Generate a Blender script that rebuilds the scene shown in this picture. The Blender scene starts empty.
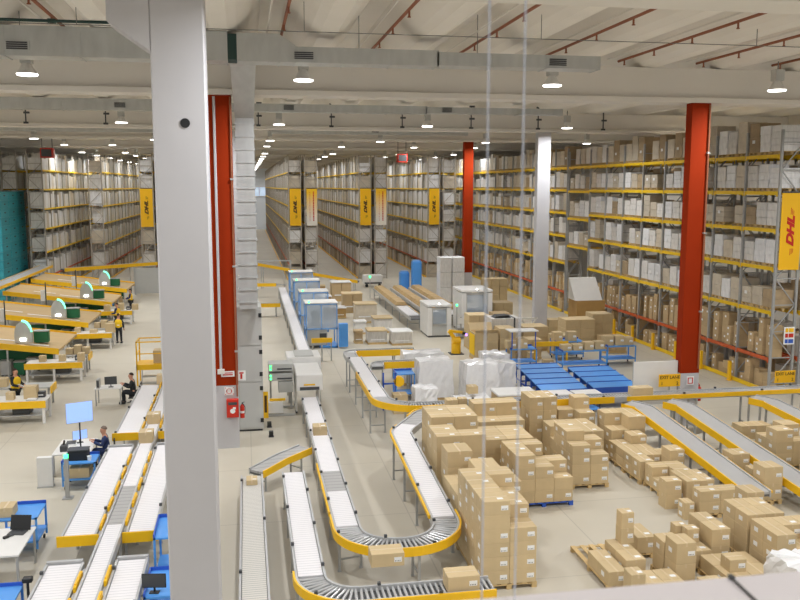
import bpy, bmesh, math, random
from mathutils import Vector, Matrix

RND = random.Random(11)
SC = bpy.context.scene
COL = SC.collection
PI = math.pi
LAMP = 410.0
WORLD = 0.45

# ------------------------------------------------------------------ materials
def srgb(r, g, b):
    def f(c):
        c /= 255.0
        return c / 12.92 if c <= 0.04045 else ((c + 0.055) / 1.055) ** 2.4
    return (f(r), f(g), f(b), 1.0)

def mat(name, rgb, rough=0.6, metal=0.0, var=0.0, scale=3.0, emit=0.0, objvar=0.0, spec=0.5, stretch=None):
    m = bpy.data.materials.new(name)
    m.use_nodes = True
    nt = m.node_tree
    b = nt.nodes['Principled BSDF']
    c = srgb(*rgb)
    b.inputs['Base Color'].default_value = c
    b.inputs['Roughness'].default_value = rough
    b.inputs['Metallic'].default_value = metal
    b.inputs['Specular IOR Level'].default_value = spec
    src = None
    if var > 0:
        tc = nt.nodes.new('ShaderNodeTexCoord')
        n = nt.nodes.new('ShaderNodeTexNoise')
        n.inputs['Scale'].default_value = scale
        n.inputs['Detail'].default_value = 4
        if stretch:
            mp = nt.nodes.new('ShaderNodeMapping')
            mp.inputs['Scale'].default_value = stretch
            nt.links.new(tc.outputs['Object'], mp.inputs['Vector'])
            nt.links.new(mp.outputs['Vector'], n.inputs['Vector'])
        else:
            nt.links.new(tc.outputs['Object'], n.inputs['Vector'])
        r = nt.nodes.new('ShaderNodeMapRange')
        r.inputs['From Min'].default_value = 0.3
        r.inputs['From Max'].default_value = 0.7
        r.inputs['To Min'].default_value = 1 - var
        r.inputs['To Max'].default_value = 1 + var
        nt.links.new(n.outputs['Fac'], r.inputs['Value'])
        src = r.outputs['Result']
    if objvar > 0:
        oi = nt.nodes.new('ShaderNodeObjectInfo')
        r2 = nt.nodes.new('ShaderNodeMapRange')
        r2.inputs['To Min'].default_value = 1 - objvar
        r2.inputs['To Max'].default_value = 1 + objvar
        nt.links.new(oi.outputs['Random'], r2.inputs['Value'])
        if src is None:
            src = r2.outputs['Result']
        else:
            mu = nt.nodes.new('ShaderNodeMath')
            mu.operation = 'MULTIPLY'
            nt.links.new(src, mu.inputs[0])
            nt.links.new(r2.outputs['Result'], mu.inputs[1])
            src = mu.outputs[0]
    if src is not None:
        h = nt.nodes.new('ShaderNodeHueSaturation')
        h.inputs['Color'].default_value = c
        nt.links.new(src, h.inputs['Value'])
        nt.links.new(h.outputs['Color'], b.inputs['Base Color'])
    if emit > 0:
        b.inputs['Emission Color'].default_value = c
        b.inputs['Emission Strength'].default_value = emit
    return m

def striped(name, rgb1, rgb2, axis, pitch, rough=0.5, metal=0.0):
    """fine cross stripes (rollers / ribs) repeating along one object axis"""
    m = mat(name, rgb1, rough, metal)
    nt = m.node_tree
    b = nt.nodes['Principled BSDF']
    tc = nt.nodes.new('ShaderNodeTexCoord')
    sp = nt.nodes.new('ShaderNodeSeparateXYZ')
    nt.links.new(tc.outputs['Object'], sp.inputs['Vector'])
    a = nt.nodes.new('ShaderNodeMath'); a.operation = 'MULTIPLY'
    a.inputs[1].default_value = 1.0 / pitch
    nt.links.new(sp.outputs['XYZ'.index(axis)], a.inputs[0])
    f = nt.nodes.new('ShaderNodeMath'); f.operation = 'FRACT'
    nt.links.new(a.outputs[0], f.inputs[0])
    g = nt.nodes.new('ShaderNodeMath'); g.operation = 'GREATER_THAN'
    g.inputs[1].default_value = 0.8
    nt.links.new(f.outputs[0], g.inputs[0])
    mx = nt.nodes.new('ShaderNodeMix'); mx.data_type = 'RGBA'
    mx.inputs[6].default_value = srgb(*rgb1)
    mx.inputs[7].default_value = srgb(*rgb2)
    nt.links.new(g.outputs[0], mx.inputs[0])
    nt.links.new(mx.outputs[2], b.inputs['Base Color'])
    return m

M = {}
def build_materials():
    M['column'] = mat('painted_concrete', (193, 191, 193), 0.75, var=0.02, scale=1.2)
    M['ceil'] = mat('ceiling_concrete', (238, 233, 224), 0.85, var=0.04, scale=0.35)
    M['beam'] = mat('beam_concrete', (226, 221, 213), 0.8, var=0.03, scale=0.5)
    M['panelgrey'] = mat('grey_panel', (188, 188, 184), 0.55, var=0.02)
    M['red'] = mat('red_column_paint', (150, 45, 8), 0.75, var=0.06, scale=0.8, spec=0.12)
    M['redgloss'] = mat('fire_red', (205, 45, 25), 0.4)
    M['yellow'] = mat('yellow_enamel', (246, 193, 20), 0.45, var=0.04, scale=2)
    M['beamyellow'] = mat('rack_yellow', (240, 198, 20), 0.45, var=0.05, scale=2)
    M['orange'] = mat('rack_orange', (200, 92, 44), 0.5, var=0.08, scale=3)
    M['bannery'] = mat('banner_yellow', (243, 186, 14), 0.6, var=0.03, scale=0.5)
    M['upright'] = mat('rack_upright_steel', (168, 168, 166), 0.5, 0.2, var=0.05)
    M['uprightfar'] = mat('rack_upright_pale', (176, 168, 156), 0.55, 0.1, var=0.05)
    M['galv'] = mat('galvanised_duct', (192, 194, 192), 0.45, 0.35, var=0.07, scale=1.3, stretch=(3, 1, 1))
    M['galvdark'] = mat('dark_flexible_joint', (40, 66, 62), 0.7)
    M['steel'] = mat('steel_frame', (178, 178, 176), 0.42, 0.35, var=0.04)
    M['rail'] = mat('aluminium_rail', (190, 190, 190), 0.4, 0.3, var=0.03)
    M['roller'] = mat('zinc_roller', (196, 196, 196), 0.35, 0.45)
    M['under'] = mat('conveyor_bed_dark', (92, 92, 92), 0.6)
    M['belty'] = striped('white_belt_along', (234, 231, 232), (208, 206, 208), 'Y', 0.125, 0.5)
    M['beltx'] = striped('white_belt_across', (232, 229, 230), (208, 206, 206), 'X', 0.125, 0.5)
    M['beltplain'] = mat('smooth_grey_belt', (176, 174, 172), 0.5, var=0.03, scale=1.0)
    M['beltgrey'] = striped('grey_belt', (172, 170, 168), (150, 149, 148), 'Y', 0.25, 0.6)
    M['rollpale'] = striped('pale_roller_bed', (206, 202, 194), (150, 148, 142), 'Y', 0.1, 0.5)
    M['kraft'] = mat('kraft_board', (203, 180, 139), 0.75, var=0.03, scale=5, objvar=0.07)
    M['kraftin'] = mat('kraft_inside', (176, 140, 84), 0.8, var=0.04, scale=4, objvar=0.05)
    M['kraft2'] = mat('kraft_board_brown', (190, 164, 124), 0.75, var=0.05, scale=4, objvar=0.08)
    M['tape'] = mat('packing_tape', (210, 188, 150), 0.3)
    M['label'] = mat('paper_label', (240, 240, 238), 0.6)
    M['ink'] = mat('black_ink', (40, 40, 42), 0.6)
    M['inkbrown'] = mat('dark_brown_ink', (84, 58, 14), 0.6)
    M['inkred'] = mat('red_ink', (196, 34, 24), 0.6)
    M['wood'] = mat('pallet_wood', (205, 176, 124), 0.8, var=0.1, scale=6, objvar=0.08)
    M['wrapw'] = mat('white_stretch_wrap', (230, 229, 228), 0.3, var=0.1, scale=4, objvar=0.1, stretch=(3, 3, 0.7))
    M['wrapg'] = mat('grey_stretch_wrap', (216, 212, 206), 0.32, var=0.12, scale=4, objvar=0.1, stretch=(3, 3, 0.7))
    M['wrapb'] = mat('beige_wrapped_cartons', (200, 188, 168), 0.45, var=0.1, scale=3, objvar=0.12)
    M['wrapd'] = mat('brown_wrapped_cartons', (168, 146, 114), 0.6, var=0.12, scale=3, objvar=0.1)
    M['plastic'] = mat('translucent_white_wrap', (236, 235, 235), 0.22, var=0.04, scale=5)
    M['whitep'] = mat('white_powder_coat', (228, 226, 222), 0.45, var=0.02)
    M['ledge'] = mat('ledge_paint', (236, 230, 234), 0.6, var=0.02, scale=2)
    M['blue'] = mat('blue_enamel', (84, 156, 232), 0.45, var=0.04, scale=2)
    M['bluedk'] = mat('blue_frame', (48, 92, 190), 0.45)
    M['bluelt'] = mat('pale_blue_frame', (122, 168, 226), 0.4)
    M['teal'] = mat('teal_plastic', (58, 160, 172), 0.45, var=0.05, scale=2, objvar=0.08)
    M['green'] = mat('green_panel', (30, 104, 66), 0.6)
    M['greenled'] = mat('green_lamp', (120, 255, 200), 0.4, emit=2.0)
    M['greendot'] = mat('green_signal', (60, 255, 130), 0.4, emit=4.0)
    M['whiteled'] = mat('white_lamp', (255, 252, 245), 0.4, emit=7.0)
    M['violet'] = mat('violet_signal', (150, 110, 255), 0.4, emit=4.0)
    M['screen'] = mat('pale_blue_screen', (150, 182, 240), 0.3, emit=0.75)
    M['black'] = mat('black_plastic', (34, 35, 36), 0.5)
    M['dark'] = mat('dark_grey_plastic', (70, 72, 74), 0.5)
    M['deck'] = mat('brown_chute_deck', (190, 160, 112), 0.6, var=0.07, scale=1.2, stretch=(0.6, 3, 1))
    M['skin'] = mat('skin', (205, 150, 122), 0.6)
    M['hair'] = mat('dark_hair', (58, 40, 28), 0.8)
    M['hairgrey'] = mat('greying_hair', (124, 108, 96), 0.8)
    M['navy'] = mat('navy_cloth', (38, 54, 96), 0.85)
    M['darkcloth'] = mat('dark_cloth', (44, 46, 50), 0.9)
    M['vest'] = mat('yellow_vest_cloth', (245, 200, 30), 0.8)
    M['sprink'] = mat('sprinkler_red', (150, 90, 60), 0.6)
    M['cable'] = mat('steel_cable', (176, 179, 186), 0.5)
    M['rodgrey'] = mat('hanger_rod', (120, 118, 112), 0.5)
    M['glowwin'] = mat('glowing_glazing', (196, 216, 240), 0.3, emit=0.55)  # glow added to the panes to brighten the dim far end
    M['farwall'] = mat('pale_wall_paint', (226, 230, 234), 0.8)
    g = bpy.data.materials.new('clear_guard_glass'); g.use_nodes = True
    nt = g.node_tree; nt.nodes.clear()
    out = nt.nodes.new('ShaderNodeOutputMaterial'); mx = nt.nodes.new('ShaderNodeMixShader')
    tr = nt.nodes.new('ShaderNodeBsdfTransparent'); gl = nt.nodes.new('ShaderNodeBsdfPrincipled')
    gl.inputs['Base Color'].default_value = srgb(205, 220, 236); gl.inputs['Roughness'].default_value = 0.1
    mx.inputs[0].default_value = 0.35
    nt.links.new(tr.outputs[0], mx.inputs[1]); nt.links.new(gl.outputs[0], mx.inputs[2]); nt.links.new(mx.outputs[0], out.inputs[0])
    M['glass'] = g
    # floor: pale sealed concrete with joints and soft scuffs
    f = mat('sealed_concrete_floor', (197, 189, 172), 0.38, var=0.06, scale=0.25)
    nt = f.node_tree; b = nt.nodes['Principled BSDF']
    hue = [n for n in nt.nodes if n.type == 'HUE_SAT'][0]
    tc = [n for n in nt.nodes if n.type == 'TEX_COORD'][0]
    n2 = nt.nodes.new('ShaderNodeTexNoise'); n2.inputs['Scale'].default_value = 1.1; n2.inputs['Detail'].default_value = 6
    nt.links.new(tc.outputs['Object'], n2.inputs['Vector'])
    br = nt.nodes.new('ShaderNodeTexBrick')
    br.offset = 0.0
    br.inputs['Color1'].default_value = (1, 1, 1, 1); br.inputs['Color2'].default_value = (0.975, 0.975, 0.975, 1)
    br.inputs['Mortar'].default_value = (0.8, 0.8, 0.8, 1)
    br.inputs['Scale'].default_value = 1.0; br.inputs['Mortar Size'].default_value = 0.018
    br.inputs['Brick Width'].default_value = 4.4; br.inputs['Row Height'].default_value = 4.65
    nt.links.new(tc.outputs['Object'], br.inputs['Vector'])
    mx = nt.nodes.new('ShaderNodeMix'); mx.data_type = 'RGBA'; mx.blend_type = 'MULTIPLY'
    mx.inputs[0].default_value = 1.0
    nt.links.new(hue.outputs['Color'], mx.inputs[6]); nt.links.new(br.outputs['Color'], mx.inputs[7])
    nt.links.new(mx.outputs[2], b.inputs['Base Color'])
    r = nt.nodes.new('ShaderNodeMapRange'); r.inputs['To Min'].default_value = 0.42; r.inputs['To Max'].default_value = 0.68
    nt.links.new(n2.outputs['Fac'], r.inputs['Value']); nt.links.new(r.outputs['Result'], b.inputs['Roughness'])
    M['floor'] = f
build_materials()

# ------------------------------------------------------------------ mesh helpers
class MB:
    def __init__(s):
        s.v = []; s.f = []; s.mi = []; s.mats = []
        s.cur = 0
    def m(s, key):
        mm = M[key]
        if mm not in s.mats: s.mats.append(mm)
        s.cur = s.mats.index(mm)
        return s
    def face(s, idx):
        s.f.append(idx); s.mi.append(s.cur)
    def hexa(s, p):
        n = len(s.v); s.v += [tuple(q) for q in p]
        for q in ((0, 3, 2, 1), (4, 5, 6, 7), (0, 1, 5, 4), (1, 2, 6, 5), (2, 3, 7, 6), (3, 0, 4, 7)):
            s.face([n + i for i in q])
        return s
    def box(s, x0, x1, y0, y1, z0, z1, rot=0.0):
        pts = [(x0, y0), (x1, y0), (x1, y1), (x0, y1)]
        if rot:
            cx, cy = (x0 + x1) / 2, (y0 + y1) / 2; c, sn = math.cos(rot), math.sin(rot)
            pts = [(cx + (a - cx) * c - (b - cy) * sn, cy + (a - cx) * sn + (b - cy) * c) for a, b in pts]
        return s.hexa([(a, b, z0) for a, b in pts] + [(a, b, z1) for a, b in pts])
    def cbox(s, x0, x1, y0, y1, z0, z1, c):
        """box with chamfered vertical and top edges"""
        a = [(x0 + c, y0), (x1 - c, y0), (x1, y0 + c), (x1, y1 - c), (x1 - c, y1), (x0 + c, y1), (x0, y1 - c), (x0, y0 + c)]
        t = [(min(max(p[0], x0 + c), x1 - c), min(max(p[1], y0 + c), y1 - c)) for p in a]
        n = len(s.v)
        s.v += [(p[0], p[1], z0) for p in a] + [(p[0], p[1], z1 - c) for p in a] + [(p[0], p[1], z1) for p in t]
        s.face([n + i for i in range(7, -1, -1)])
        for k in range(8):
            j = (k + 1) % 8
            s.face([n + k, n + j, n + 8 + j, n + 8 + k])
            s.face([n + 8 + k, n + 8 + j, n + 16 + j, n + 16 + k])
        s.face([n + 16 + i for i in range(8)])
        return s
    def bar(s, p0, p1, w, h=None):
        """square bar between two points"""
        h = h or w
        p0, p1 = Vector(p0), Vector(p1); d = (p1 - p0).normalized()
        up = Vector((0, 0, 1)) if abs(d.z) < 0.95 else Vector((0, 1, 0))
        a = d.cross(up).normalized(); b = a.cross(d).normalized()
        q = []
        for p in (p0, p1):
            q.append([p - a * w / 2 - b * h / 2, p + a * w / 2 - b * h / 2, p + a * w / 2 + b * h / 2, p - a * w / 2 + b * h / 2])
        return s.hexa(q[0] + q[1])
    def cyl(s, p0, p1, r, n=10, r2=None):
        r2 = r if r2 is None else r2
        p0, p1 = Vector(p0), Vector(p1); d = (p1 - p0).normalized()
        up = Vector((0, 0, 1)) if abs(d.z) < 0.95 else Vector((1, 0, 0))
        a = d.cross(up).normalized(); b = d.cross(a).normalized()
        k = len(s.v)
        for p, rr in ((p0, r), (p1, r2)):
            for i in range(n):
                t = 2 * PI * i / n
                s.v.append(tuple(p + (a * math.cos(t) + b * math.sin(t)) * rr))
        s.face([k + i for i in range(n)]); s.face([k + n + i for i in range(n - 1, -1, -1)])
        for i in range(n):
            j = (i + 1) % n
            s.face([k + j, k + i, k + n + i, k + n + j])
        return s
    def prism(s, poly, axis, a0, a1):
        """extrude a 2D outline: axis 'x' -> (y,z) outline, 'y' -> (x,z), 'z' -> (x,y)"""
        def P(u, w, t):
            return (t, u, w) if axis == 'x' else ((u, t, w) if axis == 'y' else (u, w, t))
        k = len(s.v); n = len(poly)
        s.v += [P(u, w, a0) for u, w in poly] + [P(u, w, a1) for u, w in poly]
        s.face([k + i for i in range(n)]); s.face([k + n + i for i in range(n - 1, -1, -1)])
        for i in range(n):
            j = (i + 1) % n
            s.face([k + j, k + i, k + n + i, k + n + j])
        return s
    def sweep(s, path, d0, d1, z0, z1):
        """rectangular section swept along a path; d = sideways offset to the left, z relative to the path"""
        k = len(s.v); n = len(path)
        for i, p in enumerate(path):
            a = path[max(i - 1, 0)]; b = path[min(i + 1, n - 1)]
            tx, ty = b[0] - a[0], b[1] - a[1]; L = math.hypot(tx, ty) or 1
            nx, ny = -ty / L, tx / L
            for d, z in ((d0, z0), (d1, z0), (d1, z1), (d0, z1)):
                s.v.append((p[0] + nx * d, p[1] + ny * d, p[2] + z))
        for i in range(n - 1):
            for e in range(4):
                g = (e + 1) % 4
                s.face([k + 4 * i + e, k + 4 * i + g, k + 4 * i + 4 + g, k + 4 * i + 4 + e])
        s.face([k, k + 3, k + 2, k + 1]); s.face([k + 4 * (n - 1) + e for e in range(4)])
        return s
    def mesh(s, name):
        me = bpy.data.meshes.new(name)
        me.from_pydata(s.v, [], s.f)
        for mm in s.mats: me.materials.append(mm)
        me.polygons.foreach_set('material_index', s.mi)
        me.update()
        return me

def fix_normals(me):
    b = bmesh.new(); b.from_mesh(me)
    bmesh.ops.recalc_face_normals(b, faces=b.faces[:])
    b.to_mesh(me); b.free()
    return me

def link(name, data, parent=None, loc=None, rotz=None):
    o = bpy.data.objects.new(name, data)
    COL.objects.link(o)
    if parent is not None: o.parent = parent
    if loc is not None: o.location = loc
    if rotz: o.rotation_euler[2] = rotz
    return o

def obj(name, mb, parent=None, loc=None, rotz=None):
    return link(name, fix_normals(mb.mesh(name)), parent, loc, rotz)

LABELS = {}
def tag(o, label, cat, group=None):
    n = len(label.replace('-', '').split())
    if not 4 <= n <= 16: print('LABEL LENGTH', n, label)
    if label in LABELS and not group: print('DUP LABEL', label)
    LABELS[label] = 1
    o['label'] = label; o['category'] = cat
    if group: o['group'] = group
    return o

def thing(name, label, cat, loc=(0, 0, 0), rotz=0.0, group=None):
    o = link(name, None, None, loc, rotz)
    return tag(o, label, cat, group)

def struct(name, mb):
    o = obj(name, mb); o['kind'] = 'structure'
    return o

def copy_tree(root, loc, label, rotz=None, group=None):
    r = root.copy(); COL.objects.link(r); r.location = loc
    if rotz is not None: r.rotation_euler[2] = rotz
    for ch in root.children:
        c = ch.copy(); COL.objects.link(c); c.parent = r
        for g in ch.children:
            d = g.copy(); COL.objects.link(d); d.parent = c
    tag(r, label, r['category'], group or r.get('group'))
    return r

ORD = ['first', 'second', 'third', 'fourth', 'fifth', 'sixth', 'seventh', 'eighth', 'ninth', 'tenth', 'eleventh', 'twelfth',
       'thirteenth', 'fourteenth', 'fifteenth', 'sixteenth', 'seventeenth', 'eighteenth', 'nineteenth', 'twentieth']
def nth(i):
    if i < 20: return ORD[i]
    t = ['twenty', 'thirty', 'forty', 'fifty', 'sixty', 'seventy'][(i + 1) // 10 - 2]
    r = (i + 1) % 10
    return {'twenty': 'twentieth', 'thirty': 'thirtieth', 'forty': 'fortieth'}.get(t, t) if r == 0 else t + '-' + ORD[r - 1]

def text_mesh(body, size, key, shear=0.0, bold=0.0, depth=0.01):
    cu = bpy.data.curves.new('lettering', 'FONT')
    cu.body = body; cu.size = size; cu.shear = shear; cu.offset = bold; cu.extrude = depth
    cu.align_x = 'CENTER'; cu.align_y = 'CENTER'
    o = bpy.data.objects.new('lettering', cu); COL.objects.link(o)
    dg = bpy.context.evaluated_depsgraph_get(); dg.update()
    me = bpy.data.meshes.new_from_object(o.evaluated_get(dg))
    bpy.data.objects.remove(o); bpy.data.curves.remove(cu)
    me.materials.clear(); me.materials.append(M[key])
    return me

# ------------------------------------------------------------------ camera, render look
F = 860.0
th = math.atan(155 / math.hypot(860, 114)); ph = math.atan(114 / 860)
cam = bpy.data.cameras.new('camera'); cam.sensor_width = 36.0; cam.lens = F / 800 * 36.0
cam.clip_start = 0.05; cam.clip_end = 500
cam.dof.use_dof = True; cam.dof.focus_distance = 34.0; cam.dof.aperture_fstop = 5.2
co = bpy.data.objects.new('camera', cam); COL.objects.link(co)
co.location = (0, 0, 9.3); co.rotation_euler = (PI / 2 - ph, 0, -th)
SC.camera = co
SC.view_settings.view_transform = 'Standard'
SC.view_settings.look = 'None'
SC.view_settings.gamma = 1.0
SC.view_settings.use_curve_mapping = False
SC.view_settings.exposure = 0.0

# ------------------------------------------------------------------ the setting
struct('floor', MB().m('floor').box(-62, 60, -12, 192, -0.3, 0.0))

# roof: parallel precast wing units running away from the camera, resting on the cross beams
b = MB().m('ceil')
STEP = 3.08
for k in range(-20, 20):
    c = 2.45 + STEP * k
    pts = [(-1.54, 14.62), (-1.2, 14.62), (-1.14, 14.5), (-0.85, 14.12), (-0.5, 13.78), (-0.25, 13.64), (0.25, 13.64), (0.5, 13.78), (0.85, 14.12), (1.14, 14.5), (1.2, 14.62), (1.54, 14.62), (1.54, 14.9), (-1.54, 14.9)]
    b.prism([(c + u, w) for u, w in pts], 'y', -12, 191)
struct('ceiling', b)

ROWS = [14.0, 30.6, 50.6, 67.8, 86.5, 105, 124, 143, 162, 181]
for i, y in enumerate(ROWS):
    b = MB().m('beam'); dz = [0, 0, .14, .42][i] if i < 4 else .5
    b.prism([(y - .5, 12.36 + dz), (y + .5, 12.36 + dz), (y + .5, 12.53 + dz), (y + .27, 12.58 + dz), (y + .27, 13.62), (y - .27, 13.62), (y - .27, 12.58 + dz), (y - .5, 12.53 + dz)], 'x', -61, 59)
    struct('trim_%d' % (i + 1), b)
# far, side walls
b = MB().m('farwall').box(-62, 60, 190, 190.4, 0, 14.9); struct('wall_far', b)
struct('wall_left', MB().m('beam').box(-62.2, -61.8, -12, 191, 0, 14.9))
struct('wall_right', MB().m('beam').box(34.0, 34.4, -12, 191, 0, 14.9))
# glazed strip high on the far wall, at the end of the open aisle
b = MB().m('glowwin'); b.box(1.0, 7.0, 189.9, 189.99, 7.2, 9.0); wn = struct('window_1', b)
o = obj('window_frame', MB().m('whitep').box(0.8, 7.2, 189.82, 189.98, 9.0, 9.2).box(0.8, 7.2, 189.82, 189.98, 7.0, 7.2).box(2.9, 3.1, 189.82, 189.9, 7.2, 9.0).box(4.9, 5.1, 189.82, 189.9, 7.2, 9.0), wn)
# ledge close to the camera
sill = struct('trim_11', MB().m('ledge').box(-3, 6, 0.55, 1.62, 8.3, 8.457))
# ------------------------------------------------------------------ columns
def column(nm, label, x0, x1, y0, y1, red_from=None, ztop=12.36, corbel=False):
    t = thing(nm, label, 'column', ((x0 + x1) / 2, (y0 + y1) / 2, 0))
    w, d = (x1 - x0) / 2, (y1 - y0) / 2
    if red_from is None:
        b = MB().m('column').cbox(-w, w, -d, d, 0, ztop, 0.025)
        if corbel:
            b.prism([(-w, 11.35), (-w - .62, 11.78), (-w - .62, 12.36), (-w, 12.36)], 'y', -d, d)
        obj('shaft', b, t)
    else:
        obj('base_section', MB().m('column').cbox(-w, w, -d, d, 0, red_from, 0.02), t)
        obj('red_shaft', MB().m('red').cbox(-w, w, -d, d, red_from, ztop, 0.02), t)
    return t
cn = column('column', 'broad white concrete column standing nearest the camera, with a round hole and a bracket', -1.385, -0.565, 14.0, 14.75, corbel=True)
hb = MB().m('black').cyl((-0.02 + 0.02, -0.385, 10.27), (0.0, -0.372, 10.27), 0.075, 16)
h = obj('round_hole', hb, cn); h.location.x = 0.08
cl = column('column', 'red column with white foot and fire hose box, beside the nearest white column', -1.18, -0.40, 30.4, 31.05, 2.3)
cr = column('column', 'red column behind the yellow EXIT LANE sign', 16.4, 17.18, 30.15, 30.6, 2.12)
cw = column('column', 'white column between the two red columns, standing among piled cartons', 17.4, 18.22, 50.2, 50.7, ztop=12.5)
cm = column('column', 'slim-looking far red column behind the grey wrapping machines', 17.25, 18.0, 67.4, 67.9, 2.35, ztop=12.78)
for i, (a, bb) in enumerate(((-1.25, 50.2), (-1.25, 67.4))):
    column('column', ['white column hidden beyond the red column with the hose box', 'second white column beyond the red column with the hose box'][i], a, a + .9, bb, bb + .6)
# a slim beige conduit and stub beside the left red column head
t = thing('cable_conduit', 'pale conduit pipe running down the red column beside the hose box', 'conduit')
obj('pipe', MB().m('column').cyl((-0.98, 30.34, 2.9), (-0.98, 30.34, 12.3), 0.045, 8), t)
obj('junction_box', MB().m('beam').box(-1.1, -0.86, 30.22, 30.39, 2.75, 2.9), t)
t = thing('riser_pipe', 'thin red sprinkler riser pipe on the red column behind the EXIT LANE sign', 'pipe')
obj('pipe', MB().m('sprink').cyl((17.1, 30.1, 2.3), (17.1, 30.1, 12.3), 0.035, 8), t)
for z in (4.5, 7.5, 10.5): obj('clamp', MB().m('steel').box(17.04, 17.16, 30.05, 30.145, z, z + .06), t)
t = thing('riser_pipe', 'thin red sprinkler riser pipe at the edge of the hose box column', 'pipe')
obj('pipe', MB().m('sprink').cyl((-0.44, 30.35, 1.9), (-0.44, 30.35, 12.3), 0.03, 8), t)
for z in (3.5, 6.5, 9.5): obj('clamp', MB().m('steel').box(-0.49, -0.39, 30.3, 30.39, z, z + .06), t)
# fire equipment on the left red column
t = thing('hose_reel_box', 'red fire hose box with white emblem on the column foot', 'fire hose box', (-0.62, 30.38, 1.17))
obj('cabinet', MB().m('redgloss').cbox(-.2, .22, -.16, 0, 0, .66, .012), t)
obj('door', MB().m('redgloss').box(-.17, .19, -.175, -.16, .04, .62), t)
obj('emblem', MB().m('label').cyl((.01, -.182, .24), (.01, -.176, .24), .09, 14).box(.02, .12, -.182, -.176, .3, .38), t)
obj('glass_slot', MB().m('dark').box(-.14, .16, -.182, -.176, .46, .56), t)
t = thing('fire_sign', 'small white square sign with red hose symbol above the fire hose box', 'sign', (-0.72, 30.385, 1.95))
obj('plate', MB().m('label').box(-.16, .16, -.012, 0, 0, .3), t)
sb = MB().m('inkred'); [sb.bar((math.cos(a) * .09 - .0, -.018, .15 + math.sin(a) * .09), (math.cos(a + .55) * .09, -.018, .15 + math.sin(a + .55) * .09), .03, .01) for a in [i * .523 for i in range(12)]]
for sx in (-.14, .13):
    for sz in (.02, .25): sb.box(sx, sx + .03, -.016, -.012, sz, sz + .03)
obj('hose_symbol', sb, t)
t = thing('fire_sign', 'white sign with red extinguisher symbol sticking out of the hose box column', 'sign', (-0.3, 30.45, 2.45))
obj('plate', MB().m('label').box(-.1, .17, -.02, 0, 0, .36), t)
obj('extinguisher_symbol', MB().m('inkred').box(-.02, .05, -.028, -.02, .06, .24).box(-.05, .1, -.028, -.02, .25, .3), t)
t = thing('fire_sign', 'white FIRE plate with red text band on the lower edge of the red shaft', 'sign', (-0.78, 30.38, 2.62))
obj('plate', MB().m('label').box(-.2, .26, -.012, 0, 0, .2), t)
obj('red_band', MB().m('inkred').box(-.15, .2, -.018, -.012, .05, .09).box(-.15, .2, -.018, -.012, .12, .15), t)
t = thing('fire_extinguisher', 'red fire extinguisher hanging beside the fire hose box', 'fire extinguisher', (-0.28, 30.6, 1.05))
obj('cylinder', MB().m('redgloss').cyl((0, 0, 0), (0, 0, .42), .08, 14).cyl((0, 0, .42), (0, 0, .5), .08, 14, .03), t)
obj('valve', MB().m('black').box(-.02, .02, -.03, .03, .5, .56).bar((0, 0, .55), (.08, 0, .58), .02), t)
obj('hose', MB().m('black').bar((.02, -.03, .53), (.1, -.03, .4), .02).bar((.1, -.03, .4), (.09, -.03, .15), .02), t)
obj('label_band', MB().m('label').cyl((0, 0, .18), (0, 0, .26), .082, 14), t)
# right red column sign + extinguisher
t = thing('fire_sign', 'small white sign with red square symbol on the red column by EXIT LANE', 'sign', (16.8, 30.13, 1.66))
obj('plate', MB().m('label').box(-.15, .15, -.012, 0, 0, .34), t)
obj('hose_symbol', MB().m('inkred').box(-.11, -.07, -.018, -.012, .05, .29).box(.07, .11, -.018, -.012, .05, .29).box(-.07, .07, -.018, -.012, .05, .08).box(-.07, .07, -.018, -.012, .26, .29), t)
t = thing('fire_extinguisher', 'red fire extinguisher at the foot of the EXIT LANE column', 'fire extinguisher', (17.34, 30.4, 0.95))
obj('cylinder', MB().m('redgloss').cyl((0, 0, 0), (0, 0, .5), .09, 14).cyl((0, 0, .5), (0, 0, .58), .09, 14, .03), t)
obj('valve', MB().m('black').box(-.02, .02, -.03, .03, .58, .64), t)
obj('hose', MB().m('redgloss').bar((0, -.03, .62), (-.12, -.03, .8), .03).bar((-.12, -.03, .8), (-.2, -.03, .82), .03), t)

# ------------------------------------------------------------------ ducts
def duct(label, y, d, secs, vents=()):
    t = thing('air_duct', label, 'duct')
    for x0, x1, z0, z1 in secs:
        b = MB().m('galv').box(x0, x1, y, y + d, z0, z1)
        n = max(1, int((x1 - x0) / 1.9))
        for i in range(n + 1):
            xx = x0 + (x1 - x0) * i / n
            b.box(xx - .02, xx + .02, y - .025, y + d + .025, z0 - .025, z1 + .0)
        obj('duct_section', b, t)
    for x in vents:
        v = obj('vent', MB().m('galv').box(x - .3, x + .3, y - .03, y, secs[0][2] + .1, secs[0][2] + .42), t)
        gb = MB().m('dark')
        for q in range(5): gb.box(x - .26, x + .26, y - .05, y - .03, secs[0][2] + .14 + q * .05, secs[0][2] + .17 + q * .05)
        obj('grille', gb, v)
    return t
t = duct('large galvanised duct hanging across the hall before the nearest full beam', 25.5, .8, [(-34, -.42, 12.82, 13.62), (-.12, 1.05, 12.82, 13.6)], ())
obj('flexible_joint', MB().m('galvdark').box(-.42, -.12, 25.53, 26.27, 12.86, 13.57), t)
b = MB().m('galv').prism([(1.05, 12.82), (1.5, 12.82), (1.5, 13.3), (1.05, 13.6)], 'y', 25.5, 26.3); obj('reducer', b, t)
for x0, x1, z0, z1 in ((1.5, 5.7, 12.82, 13.26), (5.7, 10.75, 12.84, 13.22)):
    b = MB().m('galv').box(x0, x1, 25.5, 26.3, z0, z1)
    for i in range(4):
        xx = x0 + (x1 - x0) * i / 3; b.box(xx - .02, xx + .02, 25.475, 26.3, z0 - .02, z1)
    obj('duct_section', b, t)
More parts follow.
